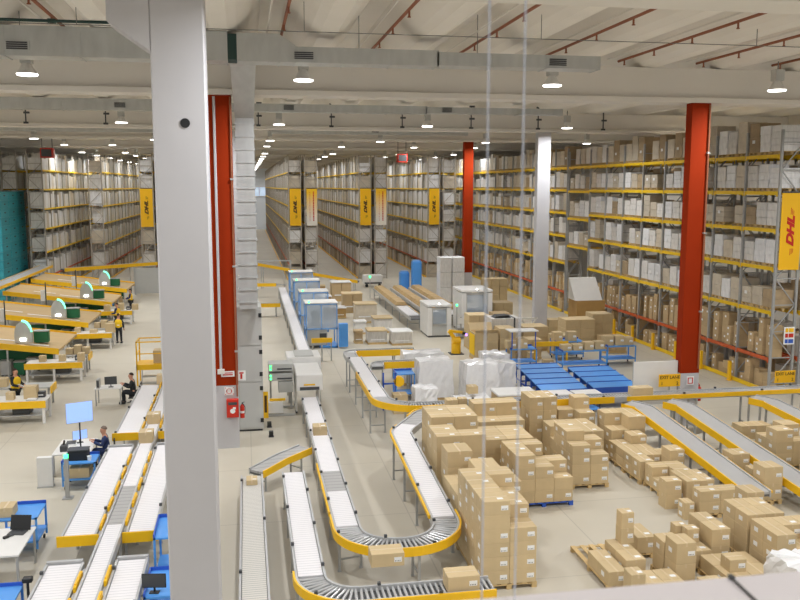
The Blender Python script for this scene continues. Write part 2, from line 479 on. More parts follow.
for x, zz in ((-6.0, 13.05), (1.75, 12.98), (9.4, 12.98)):
    v = obj('vent', MB().m('galv').box(x - .32, x + .32, 25.46, 25.5, zz - .1, zz + .16), t)
    gb = MB().m('dark')
    for q in range(4): gb.box(x - .27, x + .27, 25.44, 25.46, zz - .07 + q * .055, zz - .035 + q * .055)
    obj('grille', gb, v)
for x in (-6, -3, 3.4, 7.0): obj('hanger_rod', MB().m('rodgrey').cyl((x, 25.9, 13.2), (x, 25.9, 14.4), .012, 6), t)
duct('second galvanised duct crossing the hall beyond the first red columns', 45.2, .6, [(-34, -1, 13.02, 13.58), (-1, 9.5, 13.06, 13.46), (9.5, 17, 13.1, 13.42)], (-6.0, 2.3, 10.6))
duct('third thin duct crossing the hall over the wrapping machines', 63.5, .6, [(-34, -1, 13.05, 13.5), (2, 16.5, 13.05, 13.4)], (-6.0, 9.5))
t = thing('duct_riser', 'ribbed vertical galvanised duct dropping into the tall grey cabinet', 'duct')
b = MB().m('galv').box(-.3, .36, 31.7, 32.4, 4.83, 11.7)
z = 5.05
while z < 11.6:
    b.box(-.335, .395, 31.665, 32.435, z, z + .05); z += .46
obj('vertical_section', b, t)
b = MB().m('galv').hexa([(-.3, 31.7, 11.7), (.36, 31.7, 11.7), (.36, 32.4, 11.7), (-.3, 32.4, 11.7), (-.36, 27.0, 12.85), (.4, 27.0, 12.85), (.4, 28.0, 12.85), (-.36, 28.0, 12.85)])
obj('offset_section', b, t)
b = MB().m('galv').box(-.36, .4, 26.3, 28.0, 12.85, 13.5); obj('elbow', b, t)
t = thing('ventilation_cabinet', 'tall grey ventilation cabinet behind the hose box column, under the vertical duct', 'cabinet', (0, 32.45, 0))
obj('body', MB().m('panelgrey').cbox(-1.3, .5, 0, 1.6, .08, 4.8, .03), t)
obj('plinth', MB().m('dark').box(-1.25, .45, .05, 1.55, 0, .08), t)
for z0, z1 in ((.15, 1.9), (1.95, 3.3), (3.35, 4.7)):
    d = obj('access_panel', MB().m('panelgrey').box(-.38, .46, -.03, 0, z0, z1), t)
    for zz in (z0 + .2, z1 - .3): obj('hinge', MB().m('black').box(.38, .5, -.05, -.03, zz, zz + .16), d)

# ------------------------------------------------------------------ sprinkler pipes, brackets
for k, x in enumerate([1.18 + 3.08 * i for i in range(-4, 7)]):
    t = thing('sprinkler_pipe', 'red sprinkler pipe under the roof, %s of the row from the left' % nth(k), 'sprinkler pipe', (x, 0, 0), 0, None)
    obj('pipe', MB().m('sprink').cyl((0, 14.4, 13.8), (0, 30.3, 13.8), .045, 8), t)
    hb = None
    for q, yy in enumerate((19, 22.5, 25.0, 27.5, 29.8)):
        obj('sprinkler_head', MB().m('sprink').cyl((0, yy, 13.77), (0, yy, 13.62), .028, 6).cyl((0, yy, 13.62), (0, yy, 13.6), .05, 8), t)
    obj('conduit', MB().m('beam').cyl((-.42, 14.4, 13.86), (-.42, 30.3, 13.86), .03, 6), t)
SPX = [4.92 + 4.1 * i for i in range(-5, 5)]
for k, x in enumerate(SPX):
    t = thing('hanging_bracket', 'small dark bracket hanging under the second beam, %s from the left' % nth(k), 'bracket', (x, 49.75, 0))
    obj('rod', MB().m('dark').bar((0, 0, 12.72), (0, 0, 13.95), .06), t)
    obj('foot', MB().m('dark').box(-.12, .12, -.05, .05, 12.62, 12.72), t)
    obj('clamp', MB().m('dark').box(-.1, .2, -.06, .06, 13.15, 13.25), t); obj('clamp', MB().m('dark').box(-.1, .2, -.06, .06, 13.85, 13.95), t)
t = thing('hanger_wire', 'long horizontal suspension wire under the roof before the first beam', 'wire')
obj('wire', MB().m('rodgrey').cyl((-20, 23.0, 13.25), (25, 23.0, 13.25), .012, 6), t)
for x in (-4, 1.6, 8.0, 14.4): obj('drop_rod', MB().m('rodgrey').cyl((x, 23.0, 13.25), (x, 23.0, 14.0), .01, 6), t)
t = thing('hanging_pipe', 'dark green pipe under the roof near the nearest column bracket', 'pipe')
obj('pipe', MB().m('galvdark').cyl((-8.0, 24.6, 13.6), (-2.6, 24.6, 13.6), .04, 8), t)
obj('coupling', MB().m('galvdark').cyl((-5.0, 24.6, 13.6), (-4.8, 24.6, 13.6), .06, 8), t)

# ------------------------------------------------------------------ high-bay lamps (mesh + the light they give; out of view only the light)
LX = [1.9 + 8.25 * i for i in range(-4, 5)]
LY = [28.0, 48.1, 65.3, 82.5, 91, 100, 109, 118, 127, 136, 146, 156, 166, 175, 184]
AX = [-15.9, -11.75, -5.0, 2.1, 9.1, 16.1, 22.1]
def ang(x): return 'column line %s' % x
proto = None
rowname = ['first beam', 'second beam', 'third beam']
lightn = 0
def lamp_light(x, y, z, p, size=0.6):
    l = bpy.data.lights.new('lamp_light', 'AREA'); l.shape = 'DISK'; l.size = size
    l.energy = p; l.color = (0.935, 0.962, 1.0); l.spread = math.radians(165)
    o = bpy.data.objects.new('lamp_light', l); COL.objects.link(o); o.location = (x, y, z)
    return o
nl = 0
for j, y in enumerate(LY):
    for i, x in enumerate(LX if j < 3 else AX):
        z = 12.6 if j < 3 else (12.95 if j == 3 else 12.6)
        vis = abs(x) < 0.72 * y + 6
        if j <= 2: lab = 'round white high-bay lamp at the %s, %s from the left' % (rowname[j], nth(i))
        else: lab = 'high-bay lamp over the racks, %s row back, %s from the left' % (nth(j - 3), nth(i))
        if vis and x < 33:
            if proto is None:
                t = thing('hanging_high_bay_lamp', lab, 'lamp', (x, y, z))
                bb = MB().m('whitep').cyl((0, 0, .03), (0, 0, .16), .32, 20, .22).cyl((0, 0, .16), (0, 0, .34), .22, 20, .12); obj('reflector', bb, t)
                obj('driver_box', MB().m('panelgrey').box(-.16, .16, -.16, .16, .34, .72), t)
                obj('suspension_rod', MB().m('rodgrey').cyl((0, 0, .72), (0, 0, 1.0), .02, 6), t)
                d = obj('diffuser', MB().m('whiteled').cyl((0, 0, -.01), (0, 0, .03), .3, 20), t)
                proto = t
            else:
                copy_tree(proto, (x, y, z), lab)
        if x < 33: lamp_light(x, y, z - .04, LAMP if j < 3 else LAMP * .42); nl += 1
for y in (-4.0, 13.0):  # unseen light rows overhead and behind the camera, without lamp bodies
    for x in LX:
        if x < 33: lamp_light(x, y, 12.4, LAMP)
print('lights', nl)
for i, (x, y) in enumerate(((-16.0, 76), (15.2, 84))):
    t = thing('unit_heater', ['dark red unit heater hanging over the teal crate end of the hall', 'dark red unit heater hanging over the racks with pale banners'][i], 'heater', (x, y, 11.6))
    obj('casing', MB().m('redgloss').cbox(-.5, .5, -.4, .4, 0, .8, .04), t)
    obj('bracket', MB().m('dark').bar((-.4, 0, .8), (-.4, 0, 2.0), .05).bar((.4, 0, .8), (.4, 0, 2.0), .05), t)
    obj('grille', MB().m('dark').box(-.4, .4, -.42, -.4, .1, .7), t)
t = None
for i, x in enumerate((1.157, 1.247)):
    pass

# ------------------------------------------------------------------ pallet racks
def frame_mesh(depth, ztop, key):
    """one upright frame: two perforated posts with horizontal and diagonal braces (in the x-z plane)"""
    b = MB().m(key)
    for x in (0.05, depth - 0.05):
        b.box(x - .05, x + .05, -.05, .05, 0, ztop)
        b.box(x - .09, x + .09, -.09, .09, 0, .02)
    z = 0.4; s = 1
    while z + 1.2 < ztop:
        b.bar((.08, 0, z), (depth - .08, 0, z), .045)
        a, c = ((.08, depth - .08) if s > 0 else (depth - .08, .08))
        b.bar((a, 0, z), (c, 0, z + 1.2), .045)
        z += 1.2; s = -s
    b.bar((.08, 0, z), (depth - .08, 0, z), .045)
    return fix_normals(b.mesh('upright_frame'))

LEV = [1.6, 3.72, 5.7, 7.4, 9.06, 10.68]
def near_rack(label, x0, ys, depth=1.2, lev=LEV, special=None, ztop=11.75):
    t = thing('pallet_rack', label, 'pallet rack', (x0, ys[0], 0))
    fm = frame_mesh(depth, ztop, 'upright')
    for y in ys: link('upright_frame', fm, t, (0, y - ys[0], 0))
    cache = {}
    for i in range(len(ys) - 1):
        L = ys[i + 1] - ys[i]
        lv = special[i] if special and i in special else lev
        for z in lv:
            key = 'orange' if z < 3 else 'beamyellow'
            kk = (round(L, 2), key)
            if kk not in cache:
                b = MB().m(key).box(-.02, .04, .055, L - .055, -.16, 0)
                b.box(-.03, .0, .05, .13, -.22, -.002).box(-.03, .0, L - .13, L - .05, -.22, -.002)
                cache[kk] = fix_normals(b.mesh('load_beam'))
            link('load_beam', cache[kk], t, (0, ys[i] - ys[0], z))
            link('load_beam', cache[kk], t, (depth - .04, ys[i] - ys[0], z))
    obj('foot_guard', MB().m('beamyellow').box(-.16, -.1, .2, ys[-1] - ys[0] - .2, .02, .2), t)
    return t

RX = 23.1
BAY = 2.66
ys1 = [34.6 + BAY * i for i in range(9)] + [59.8]
TUN = [5.05, 7.04, 8.98, 10.68]
near_rack('long pallet rack along the right side, its near end carrying the yellow banner', RX, ys1, special={8: TUN})
ys2 = [60.0 + BAY * i for i in range(1, 20)]
r2 = near_rack('farther pallet rack continuing behind the white column, beyond the tunnel bay', RX, [60.1] + ys2, ztop=12.0)
# yellow guard posts at the rack feet
for k in range(1, 8):
    t = thing('guard_post', 'yellow guard post at the foot of the long rack, %s from the banner end' % nth(k - 1), 'guard post', (RX - .3, ys1[k], 0))
    obj('post', MB().m('yellow').cbox(-.07, .07, -.09, .09, .02, .95, .02), t)
    obj('foot_plate', MB().m('yellow').box(-.1, .09, -.12, .12, 0, .02), t)

# pallet load prototypes
def pallet_mesh(w=.8, d=1.1):
    b = MB().m('wood')
    for i in range(5):
        y = -w / 2 + (w - .1) * i / 4; b.box(0, d, y, y + .1, .12, .144)
    for x in (0, d / 2 - .05, d - .1):
        for y in (-w / 2, -.05, w / 2 - .1): b.box(x, x + .1, y, y + .1, .02, .12)
        b.box(x, x + .1, -w / 2, w / 2, 0, .02)
    return fix_normals(b.mesh('pallet'))
PALM = pallet_mesh()
def load_mesh(kind, h, rr):
    """wrapped goods on a pallet: layers of cartons, slightly uneven, x from 0 inwards, y centred"""
    b = MB().m(kind)
    n = rr.choice((2, 3, 3, 4)); z = .146
    lh = (h - .146) / n
    for i in range(n):
        a = rr.uniform(-.015, .02); c = rr.uniform(0, .03)
        if rr.random() < .45 or kind == 'wrapw':
            b.cbox(a, 1.06 - c, -.392 + c, .392 - c, z, z + lh - .004, .02)
        else:
            m = rr.uniform(-.12, .12)
            b.cbox(a, 1.06, -.392 + c, m - .004, z, z + lh - .004, .015)
            b.cbox(a + .01, 1.06, m + .004, .392, z, z + lh - .004, .015)
        z += lh
    if rr.random() < .25:
        b.m('label').box(-.035, -.02, -.1, .1, .55, .7)
    return fix_normals(b.mesh('wrapped_goods'))
rl = random.Random(5)
LOADS = []
for kind, cnt in (('wrapw', 7), ('wrapg', 8), ('wrapb', 5), ('wrapd', 1)):
    for i in range(cnt):
        h = rl.uniform(.85, 1.44)
        LOADS.append((kind, h, load_mesh(kind, h, rl)))
TALL = []
for kind in ('wrapw', 'wrapg', 'wrapb', 'wrapb', 'wrapd'):
    for i in range(2):
        h = rl.uniform(1.15, 1.64); TALL.append((kind, h, load_mesh(kind, h, rl)))
ADJ = {'wrapw': 'white-wrapped', 'wrapg': 'grey-wrapped', 'wrapb': 'beige', 'wrapd': 'brown'}
LEVN = {10.68: 'top shelf', 9.06: 'second shelf down', 8.98: 'second shelf down', 7.4: 'third shelf down', 7.04: 'third shelf down', 5.7: 'fourth shelf down', 5.05: 'lowest shelf', 3.72: 'lowest yellow shelf'}
POS = ['near', 'middle', 'far']
STUFF_LOADS = []      # (x0,x1,y0,y1,z0,z1,kind)
nload = 0
def put_load(x, y, z, label, tall, rr, rotz=0):
    global nload
    r = rr.random()
    pool = TALL if tall else LOADS
    kind, h, me = rr.choice(pool)
    o = link('pallet_load', me, None, (x, y, z))
    if rotz: o.rotation_euler[2] = rotz
    link('pallet', PALM, o)
    tag(o, ADJ[kind] + ' ' + label, 'pallet load', 'pallet loads on the right-hand racks')
    nload += 1
rr = random.Random(21)
for ys, rname, cap in ((ys1, 'long rack', 99), ([60.1] + ys2, 'farther rack', 99)):
    for i in range(len(ys) - 1):
        lv = TUN if (ys is ys1 and i == 8) else LEV[1:]
        L = ys[i + 1] - ys[i]
        n = 3 if L < 3.5 else 4
        for z in lv:
            for k in range(n):
                if rr.random() < (.07 if z < 10 else .1): continue
                y = ys[i] + .06 + (L - .12) * (k + .5) / n
                if nload < 300:
                    put_load(RX + .07, y, z + .004, 'pallet load on %s, %s, %s bay from near end, %s' % (LEVN[z], rname, nth(i), (POS if n == 3 else ['nearest', 'near', 'far', 'farthest'])[k] + ' place'), z > 10, rr)
                else:
                    STUFF_LOADS.append((RX + .06, RX + 1.1, y - .39, y + .39, z + .004, z + rr.uniform(1.0, 1.6 if z > 10 else 1.32), rr.choice(('wrapw', 'wrapw', 'wrapg', 'wrapg', 'wrapb'))))
print('loads', nload)

# small cartons on the two pick levels of the near rack
SHELF = []
for i, (w, d, h) in enumerate(((.42, .5, .3), (.36, .45, .42), (.5, .5, .36), (.3, .4, .25), (.55, .55, .5))):
    b = MB().m('kraft2').cbox(0, d, -w / 2, w / 2, 0, h, .008)
    me = fix_normals(b.mesh('shelf_carton'))
    lb = MB().m('label').box(-.006, 0.0, -.07, .05, h * .5, h * .5 + .1)
    SHELF.append((w, d, h, me, fix_normals(lb.mesh('paper_label'))))
STUFF_CARTONS = []
rs = random.Random(3)
nsc = 0
for ys, rname in ((ys1[:9], 'long rack'), ([60.1] + ys2, 'farther rack')):
    for i in range(len(ys) - 1):
        for z, zn, top in ((.02, 'floor level', 1.4), (1.6, 'orange shelf', 1.95)):
            y = ys[i] + .14; k = 0
            while True:
                w, d, h, me, lm = rs.choice(SHELF)
                if y + w > ys[i + 1] - .1: break
                zz = z; q = 0
                while zz + h < z + top * rs.uniform(.45, 1.0) or q == 0:
                    xx = RX + rs.uniform(.05, .25) if q == 0 else xx + .005
                    if nsc < 280 and rname == 'long rack':
                        o = link('shelf_carton', me, None, (xx, y + w / 2, zz))
                        if rs.random() < .5: link('paper_label', lm, o)
                        tag(o, 'small brown carton, %s, %s bay of the long rack, %s along, %s tier' % (zn, nth(i), nth(k), nth(q)), 'carton', 'cartons on the pick levels of the long rack')
                        nsc += 1
                    else:
                        STUFF_CARTONS.append((xx, xx + d, y, y + w, zz, zz + h - .003, rs.choice(('kraft2', 'kraft2', 'kraft', 'wrapb'))))
                    zz += h; q += 1
                    if q > 4: break
                y += w + rs.choice((.03, .05, .12)); k += 1
print('shelf cartons', nsc, len(STUFF_CARTONS))
# second rack standing behind the near one (back to back): same frames, its goods only glimpsed through gaps
ysb = ys1[:9]
near_rack('pallet rack back to back with the long rack, glimpsed past the banner', RX + 1.45, ysb)
for i in range(len(ysb) - 1):
    for z in [0.0] + LEV:
        for k in range(3):
            y = ysb[i] + .12 + (BAY - .24) * (k + .5) / 3
            STUFF_LOADS.append((RX + 1.5, RX + 2.55, y - .4, y + .4, z, z + rr.uniform(.9, 1.32), rr.choice(('wrapg', 'wrapb', 'wrapd'))))

# ------------------------------------------------------------------ distant double racks seen end-on
FM = {}
def far_rack(label, x0, ya, yb, dx=1.3, ztop=12.35, loads='full', facing=-1, first=3):
    """single-depth rack running away from the camera; facing -1 shows its low-x side"""
    t = thing('pallet_rack', label, 'pallet rack', (x0, ya, 0))
    if dx not in FM: FM[dx] = frame_mesh(dx, ztop, 'uprightfar')
    n = int((yb - ya) / 2.7)
    for i in range(n + 1): link('upright_frame', FM[dx], t, (0, 2.7 * i, 0))
    L = 2.7 * n
    for z in LEV:
        for x in (-.02, dx - .04):
            b = MB().m('orange' if z < 3 else 'beamyellow').box(x, x + .06, 0.05, L - .05, z - .13, z)
            obj('load_beam', b, t)
    gx = -.2 if facing < 0 else dx + .1
    obj('foot_guard', MB().m('yellow').box(gx, gx + .1, 0, L, .02, .14), t)
    fx0 = x0 + .06 if facing < 0 else x0 + .12
    for i in range(n):
        if loads == 'end' and i >= first: break
        for z in [0.02] + LEV:
            for k in range(3):
                if rr.random() < .05: continue
                y = ya + 2.7 * i + .12 + 2.46 * (k + .5) / 3
                h = rr.uniform(1.1, 1.46) if z < 10 else rr.uniform(.9, 1.55)
                if z < 1: kd = rr.choice(('wrapb', 'wrapd', 'wrapg'))
                else: kd = rr.choice(('wrapw', 'wrapg', 'wrapg', 'wrapb'))
                STUFF_LOADS.append((fx0, fx0 + dx - .18, y - .405, y + .405, z, z + h, kd))
    return t
far_rack('tall distant rack row with plain yellow banner, nearest the open aisle', 4.15, 86, 184)
far_rack('tall distant rack row with fading yellow and white banner, nearest the open aisle', 5.75, 86, 184, loads='end')
far_rack('tall distant rack row with plain yellow banner, middle of the three', 11.15, 86, 184)
far_rack('tall distant rack row with fading banner, middle of the hall', 12.75, 86, 184, loads='end')
far_rack('tall distant rack row with plain yellow banner, beside the slim far red column', 18.2, 86, 184)
far_rack('tall distant rack row without banner, behind the slim far red column', 19.8, 86, 184, loads='end')
far_rack('tall distant rack row with yellow banner just left of the nearest white column', -9.95, 86, 184, loads='end', first=6)
far_rack('tall distant rack row hidden behind the nearest white column', -8.35, 86, 184, facing=1)
far_rack('tall distant rack row behind the duct and hose box column', -2.9, 86, 184, loads='end', first=4)
far_rack('tall distant rack row forming the left edge of the open aisle', -1.3, 86, 184, facing=1)
far_rack('distant rack row between the truss-ended rack and the bannered rack, far left', -14.95, 88, 142, facing=1)
far_rack('distant rack row with open truss end, beside the teal crates', -18.2, 78, 118, facing=1)
far_rack('distant rack row behind the teal crates at the far left', -21.0, 81, 118, facing=1)

# teal crates stacked at the far left
cb = MB().m('teal'); cb.cbox(-.55, .55, -1.25, 1.25, 0, .56, .03)
for i in range(2): cb.box(.55, .58, -1.25, 1.25, .08 + .24 * i, .14 + .24 * i)
cb.box(-.6, .6, -1.29, 1.29, .56, .66)
cbm = fix_normals(cb.mesh('teal_crate'))
hm = fix_normals(MB().m('dark').box(.58, .6, -.22, .22, .3, .4).mesh('handle_slot'))
for j in range(3):
    for k in range(13):
        o = link('teal_crate', cbm, None, (-19.6, 73.9 + 2.62 * j, .02 + .68 * k)); link('handle_slot', hm, o)
        tag(o, 'teal plastic crate, %s up in the %s of three tall stacks, far left' % (nth(k), ['nearest', 'middle', 'farthest'][j]), 'crate', 'teal crates')

# banners on the rack ends
def grad_mat():
    m = mat('fading_banner_print', (243, 186, 14), 0.6); nt = m.node_tree; bs = nt.nodes['Principled BSDF']
    tc = nt.nodes.new('ShaderNodeTexCoord'); sp = nt.nodes.new('ShaderNodeSeparateXYZ'); r = nt.nodes.new('ShaderNodeMapRange')
    r.inputs['From Min'].default_value = -1.2; r.inputs['From Max'].default_value = 1.4
    mx = nt.nodes.new('ShaderNodeMix'); mx.data_type = 'RGBA'
    mx.inputs[6].default_value = srgb(232, 226, 214); mx.inputs[7].default_value = srgb(243, 190, 24)
    nt.links.new(tc.outputs['Object'], sp.inputs[0]); nt.links.new(sp.outputs[2], r.inputs['Value'])
    nt.links.new(r.outputs[0], mx.inputs[0]); nt.links.new(mx.outputs[2], bs.inputs['Base Color'])
    return m
M['fade'] = grad_mat()
def banner(label, x0, x1, y, z0, z1, kind, ink='inkbrown'):
    w, h = (x1 - x0) / 2, (z1 - z0) / 2
    t = thing('hanging_banner', label, 'banner', ((x0 + x1) / 2, y, (z0 + z1) / 2))
    obj('cloth', MB().m('bannery' if kind == 'plain' else 'fade').box(-w, w, -.012, .012, -h, h), t)
    obj('top_bar', MB().m('dark').box(-w, w, -.03, .03, h, h + .07), t)
    if kind == 'plain':
        me = text_mesh('DHL', w * (.92 if ink == 'inkred' else .78), ink, shear=.35, bold=.025)
        o = link('lettering', me, t, (0.0, -.02, 0)); o.rotation_euler = (PI / 2, -PI / 2, 0); o.scale = (1.45, 1.0, 1)
        s = MB().m(ink)
        for q in range(3):
            xx = w * .02 + q * w * .13
            s.box(xx, xx + w * .05, -.018, -.012, -h * .62 + .06 * q, -h * .44 - .0 * q)
            s.box(xx - w * .1, xx - w * .05, -.018, -.012, h * .44, h * .62 - .06 * q)
        obj('logo_stripes', s, t)
    else:
        s = MB().m('inkred'); q = -h * .75; r3 = random.Random(9)
        while q < h * .85:
            L = r3.uniform(.1, .19)
            s.box(w * .2, w * .44, -.018, -.012, q, q + L * .7)
            s.box(-w * .42, -w * .32, -.018, -.012, q, q + L * .5)
            q += L
        obj('red_print', s, t)
    return t
banner('large yellow banner with red letters on the near end of the right rack', RX + .12, RX + 1.12, 34.5, 5.6, 9.0, 'plain', 'inkred')
banner('yellow banner with dark letters on the rack end nearest the open aisle', 4.3, 5.4, 85.9, 5.4, 9.05, 'plain')
banner('banner fading from yellow to white on the rack nearest the open aisle', 5.95, 7.0, 85.9, 5.4, 9.05, 'fade')
banner('yellow banner with dark letters on the middle one of the distant racks', 11.3, 12.4, 85.9, 5.4, 9.05, 'plain')
banner('banner fading from yellow to white on the middle one of the distant racks', 12.9, 13.95, 85.9, 5.4, 9.05, 'fade')
banner('yellow banner with dark letters just left of the slim far red column', 18.35, 19.4, 85.9, 5.4, 9.05, 'plain')
banner('yellow banner with dark letters just left of the nearest white column', -9.9, -8.75, 85.9, 5.4, 9.05, 'plain')
t = thing('notice_board', 'small notice with yellow, red and blue blocks on the right rack end', 'notice', (RX + .85, 34.5, 2.6))
obj('board', MB().m('label').box(-.26, .26, -.02, 0, -.38, .42), t)
for zz, key in ((.18, 'yellow'), (-.06, 'redgloss'), (-.32, 'bluedk')):
    obj('colour_block', MB().m(key).box(-.2, -.06, -.026, -.02, zz, zz + .18).box(-.03, .21, -.026, -.02, zz, zz + .18), t)

# ------------------------------------------------------------------ conveyors
def fillet(pts, seg=10):
    """pts: (x, y, z[, radius]) -> polyline with rounded corners"""
    out = []
    for i, p in enumerate(pts):
        r = p[3] if len(p) > 3 else 0
        if r <= 0 or i in (0, len(pts) - 1):
            out.append(p[:3]); continue
        a, c = Vector(pts[i - 1][:3]), Vector(pts[i + 1][:3]); q = Vector(p[:3])
        u, v = (a - q), (c - q); u.normalize(); v.normalize()
        cs = max(-1, min(1, u.dot(v))); half = math.acos(cs) / 2
        t = r / math.tan(half)
        P0, P2 = q + u * t, q + v * t
        bis = (u + v).normalized(); cen = q + bis * (r / math.sin(half))
        a0, a1 = P0 - cen, P2 - cen
        angt = math.acos(max(-1, min(1, a0.normalized().dot(a1.normalized()))))
        for k in range(seg + 1):
            f = k / seg
            w = (a0 * math.sin((1 - f) * angt) + a1 * math.sin(f * angt)) / math.sin(angt)
            out.append(tuple(cen + w))
    return out

def along(path, step, start=0.0):
    """points and unit tangents every step metres"""
    res = []; acc = start
    for a, b in zip(path, path[1:]):
        A, B = Vector(a), Vector(b); L = (B - A).length
        if L < 1e-6: continue
        d = (B - A) / L
        while acc <= L:
            res.append((A + d * acc, d)); acc += step
        acc -= L
    return res

def subpath(path, s0, s1):
    out = []; s = 0
    for a, b in zip(path, path[1:]):
        A, B = Vector(a), Vector(b); L = (B - A).length
        if s + L > s0 and s < s1:
            if not out: out.append(tuple(A.lerp(B, max(0, (s0 - s) / L))))
            out.append(tuple(A.lerp(B, min(1, (s1 - s) / L))))
        s += L
    return out

def plen(path): return sum((Vector(b) - Vector(a)).length for a, b in zip(path, path[1:]))

ROLLM = {}
def conveyor(label, pts, w, belts=(), rollers=(), guards=(), legs=2.4, rail='rail', name='roller_conveyor', railh=.17, sensors=0, leg0=.4, legw=None):
    """belts: (s0, s1, material); rollers: (s0, s1); guards: (side, s0, s1, height) side +1 left, -1 right of travel"""
    path = fillet(pts)
    base = path[0]
    t = thing(name, label, 'conveyor', (base[0], base[1], 0))
    loc = [(p[0] - base[0], p[1] - base[1], p[2]) for p in path]
    hw = w / 2
    for sd in (1, -1):
        obj('side_rail', MB().m(rail).sweep(loc, sd * hw, sd * (hw + .05), -railh, .035), t)
    obj('bed', MB().m('under').sweep(loc, -hw + .002, hw - .002, -railh * .8, -.075), t)
    for s0, s1, mk in belts:
        obj('belt', MB().m(mk).sweep(subpath(loc, s0, s1), -hw + .012, hw - .012, -.07, .0), t)
    n = 0; extra = MB().m('roller')
    key = round(w, 2)
    if key not in ROLLM: ROLLM[key] = fix_normals(MB().m('roller').cyl((0, -hw + .004, 0), (0, hw - .004, 0), .032, 8).mesh('roller'))
    for s0, s1 in rollers:
        for p, d in along(subpath(loc, s0, s1), .115, .05):
            if n < 95:
                r = link('roller', ROLLM[key], t, (p.x, p.y, p.z - .034)); r.rotation_euler[2] = math.atan2(d.y, d.x)
            else:
                nx, ny = -d.y, d.x
                extra.cyl((p.x - nx * (hw - .004), p.y - ny * (hw - .004), p.z - .034), (p.x + nx * (hw - .004), p.y + ny * (hw - .004), p.z - .034), .032, 6)
            n += 1
    if n >= 95:
        o = obj('rollers', extra, t); o['kind'] = 'stuff'
    for sd, s0, s1, h in guards:
        obj('guard_rail', MB().m('yellow').sweep(subpath(loc, s0, s1), sd * (hw + .055), sd * (hw + .1), -h * .75, h * .25), t)
    if legs:
        for p, d in along(loc, legs, leg0):
            nx, ny = -d.y, d.x; L = math.hypot(nx, ny); nx /= L; ny /= L
            z = p.z - railh
            if z < .25: continue
            b = MB().m('steel')
            for q in (-hw, hw):
                b.bar((p.x + nx * q, p.y + ny * q, .02), (p.x + nx * q, p.y + ny * q, z), .06)
                b.box(p.x + nx * q - .045, p.x + nx * q + .045, p.y + ny * q - .045, p.y + ny * q + .045, 0, .02)
            b.bar((p.x - nx * hw, p.y - ny * hw, .3), (p.x + nx * hw, p.y + ny * hw, .3), .04)
            b.bar((p.x - nx * hw, p.y - ny * hw, z - .05), (p.x + nx * hw, p.y + ny * hw, z - .05), .05)
            obj('support_leg', b, t)
    if sensors:
        sm = MB().m('dark')
        for k, (p, d) in enumerate(along(loc, sensors, .5)):
            nx, ny = -d.y, d.x; sd = 1 if k % 2 else -1
            c = (p.x + nx * sd * (hw + .02), p.y + ny * sd * (hw + .02))
            obj('sensor', MB().m('dark').box(c[0] - .035, c[0] + .035, c[1] - .035, c[1] + .035, p.z + .036, p.z + .1), t)
    return t

def rail_clear(): pass

# left-hand pale roller line with a carton at its head
conveyor('long pale roller conveyor at the foot of the hose box column, carton at its head', [(0.0, 15.2, .6), (0.0, 25.5, .6)], .56, belts=[(0, 10.3, 'rollpale')], legs=2.5, sensors=3.1)
# curved branch from the middle line to it
conveyor('short grey branch conveyor with yellow guard, joining the pale roller line to the middle line', [(1.72, 27.3, .86), (.9, 26.6, .78), (0.12, 25.85, .64)], .5, belts=[(0, 2.45, 'beltgrey')], guards=[(1, 0.0, 2.3, .22)], legs=1.6)
# inner U: white belt, right-angle curve, roller line running to the right
conveyor('white belt conveyor that bends right into a roller line at the bottom', [(1.2, 24.6, .95), (1.2, 16.65, .95, 1.0), (4.95, 16.65, .95)], .56,
         belts=[(0, 6.9, 'belty')], rollers=[(6.95, 12.0)], guards=[(-1, 6.7, 11.5, .2)], sensors=1.2, legs=2.1)
# middle line from the wrapper tunnel, U-turn, back up to the long cross conveyor
mid = conveyor('middle white conveyor making a wide U-turn past the tallest pallet stack', [(2.34, 33.6, .95), (2.3, 24.4, .95), (2.3, 19.0, .95, 1.12), (4.74, 19.0, .95, 1.12), (4.74, 26.4, 1.5, .9), (5.9, 28.2, 1.6, .9), (7.3, 28.75, 1.6)], .56,
         belts=[(0, 9.1, 'belty'), (9.1, 10.8, 'beltgrey'), (10.8, 13.3, 'belty'), (17.35, 24.2, 'belty'), (24.2, 27.6, 'beltgrey')], rollers=[(13.35, 17.3)],
         guards=[(1, 24.9, 26.4, .3), (-1, 8.4, 12.4, .12), (-1, 12.6, 17.6, .22), (1, 17.4, 24.0, .1)], sensors=1.1, legs=1.9)
# long cross conveyor with the bend at its far left
longc = conveyor('long cross conveyor behind the pallets, bending away at its far left end', [(4.75, 38.4, 1.55), (4.75, 29.4, 1.55, 1.3), (24.4, 29.4, 1.55)], .56,
         belts=[(0, 7.6, 'belty')], rollers=[(7.65, 28.4)], guards=[(-1, 3.4, 10.6, .24), (-1, 12.3, 16.9, .24), (-1, 17.4, 28.3, .16)], sensors=1.6, legs=2.2)
for k, (lab, dx, y1, z1) in enumerate((('upper arc conveyor with yellow guard, farther of two behind the long line', 8.0, 40.5, 1.4), ('upper arc conveyor with yellow guard, nearer of two behind the long line', 8.3, 37.6, 1.4))):
    conveyor(lab, [(4.72 if k == 0 else 5.6, y1 - (1.6 if k == 0 else .6), z1), (4.72 if k == 0 else 5.6, y1 + .1, z1, .5), (dx, y1 + .1, z1)], .5, rollers=[(0, 5)], guards=[(-1, .9, 4.6, .3)] if k == 0 else [(-1, 0.5, 4.2, .3)], legs=1.7, leg0=.3)
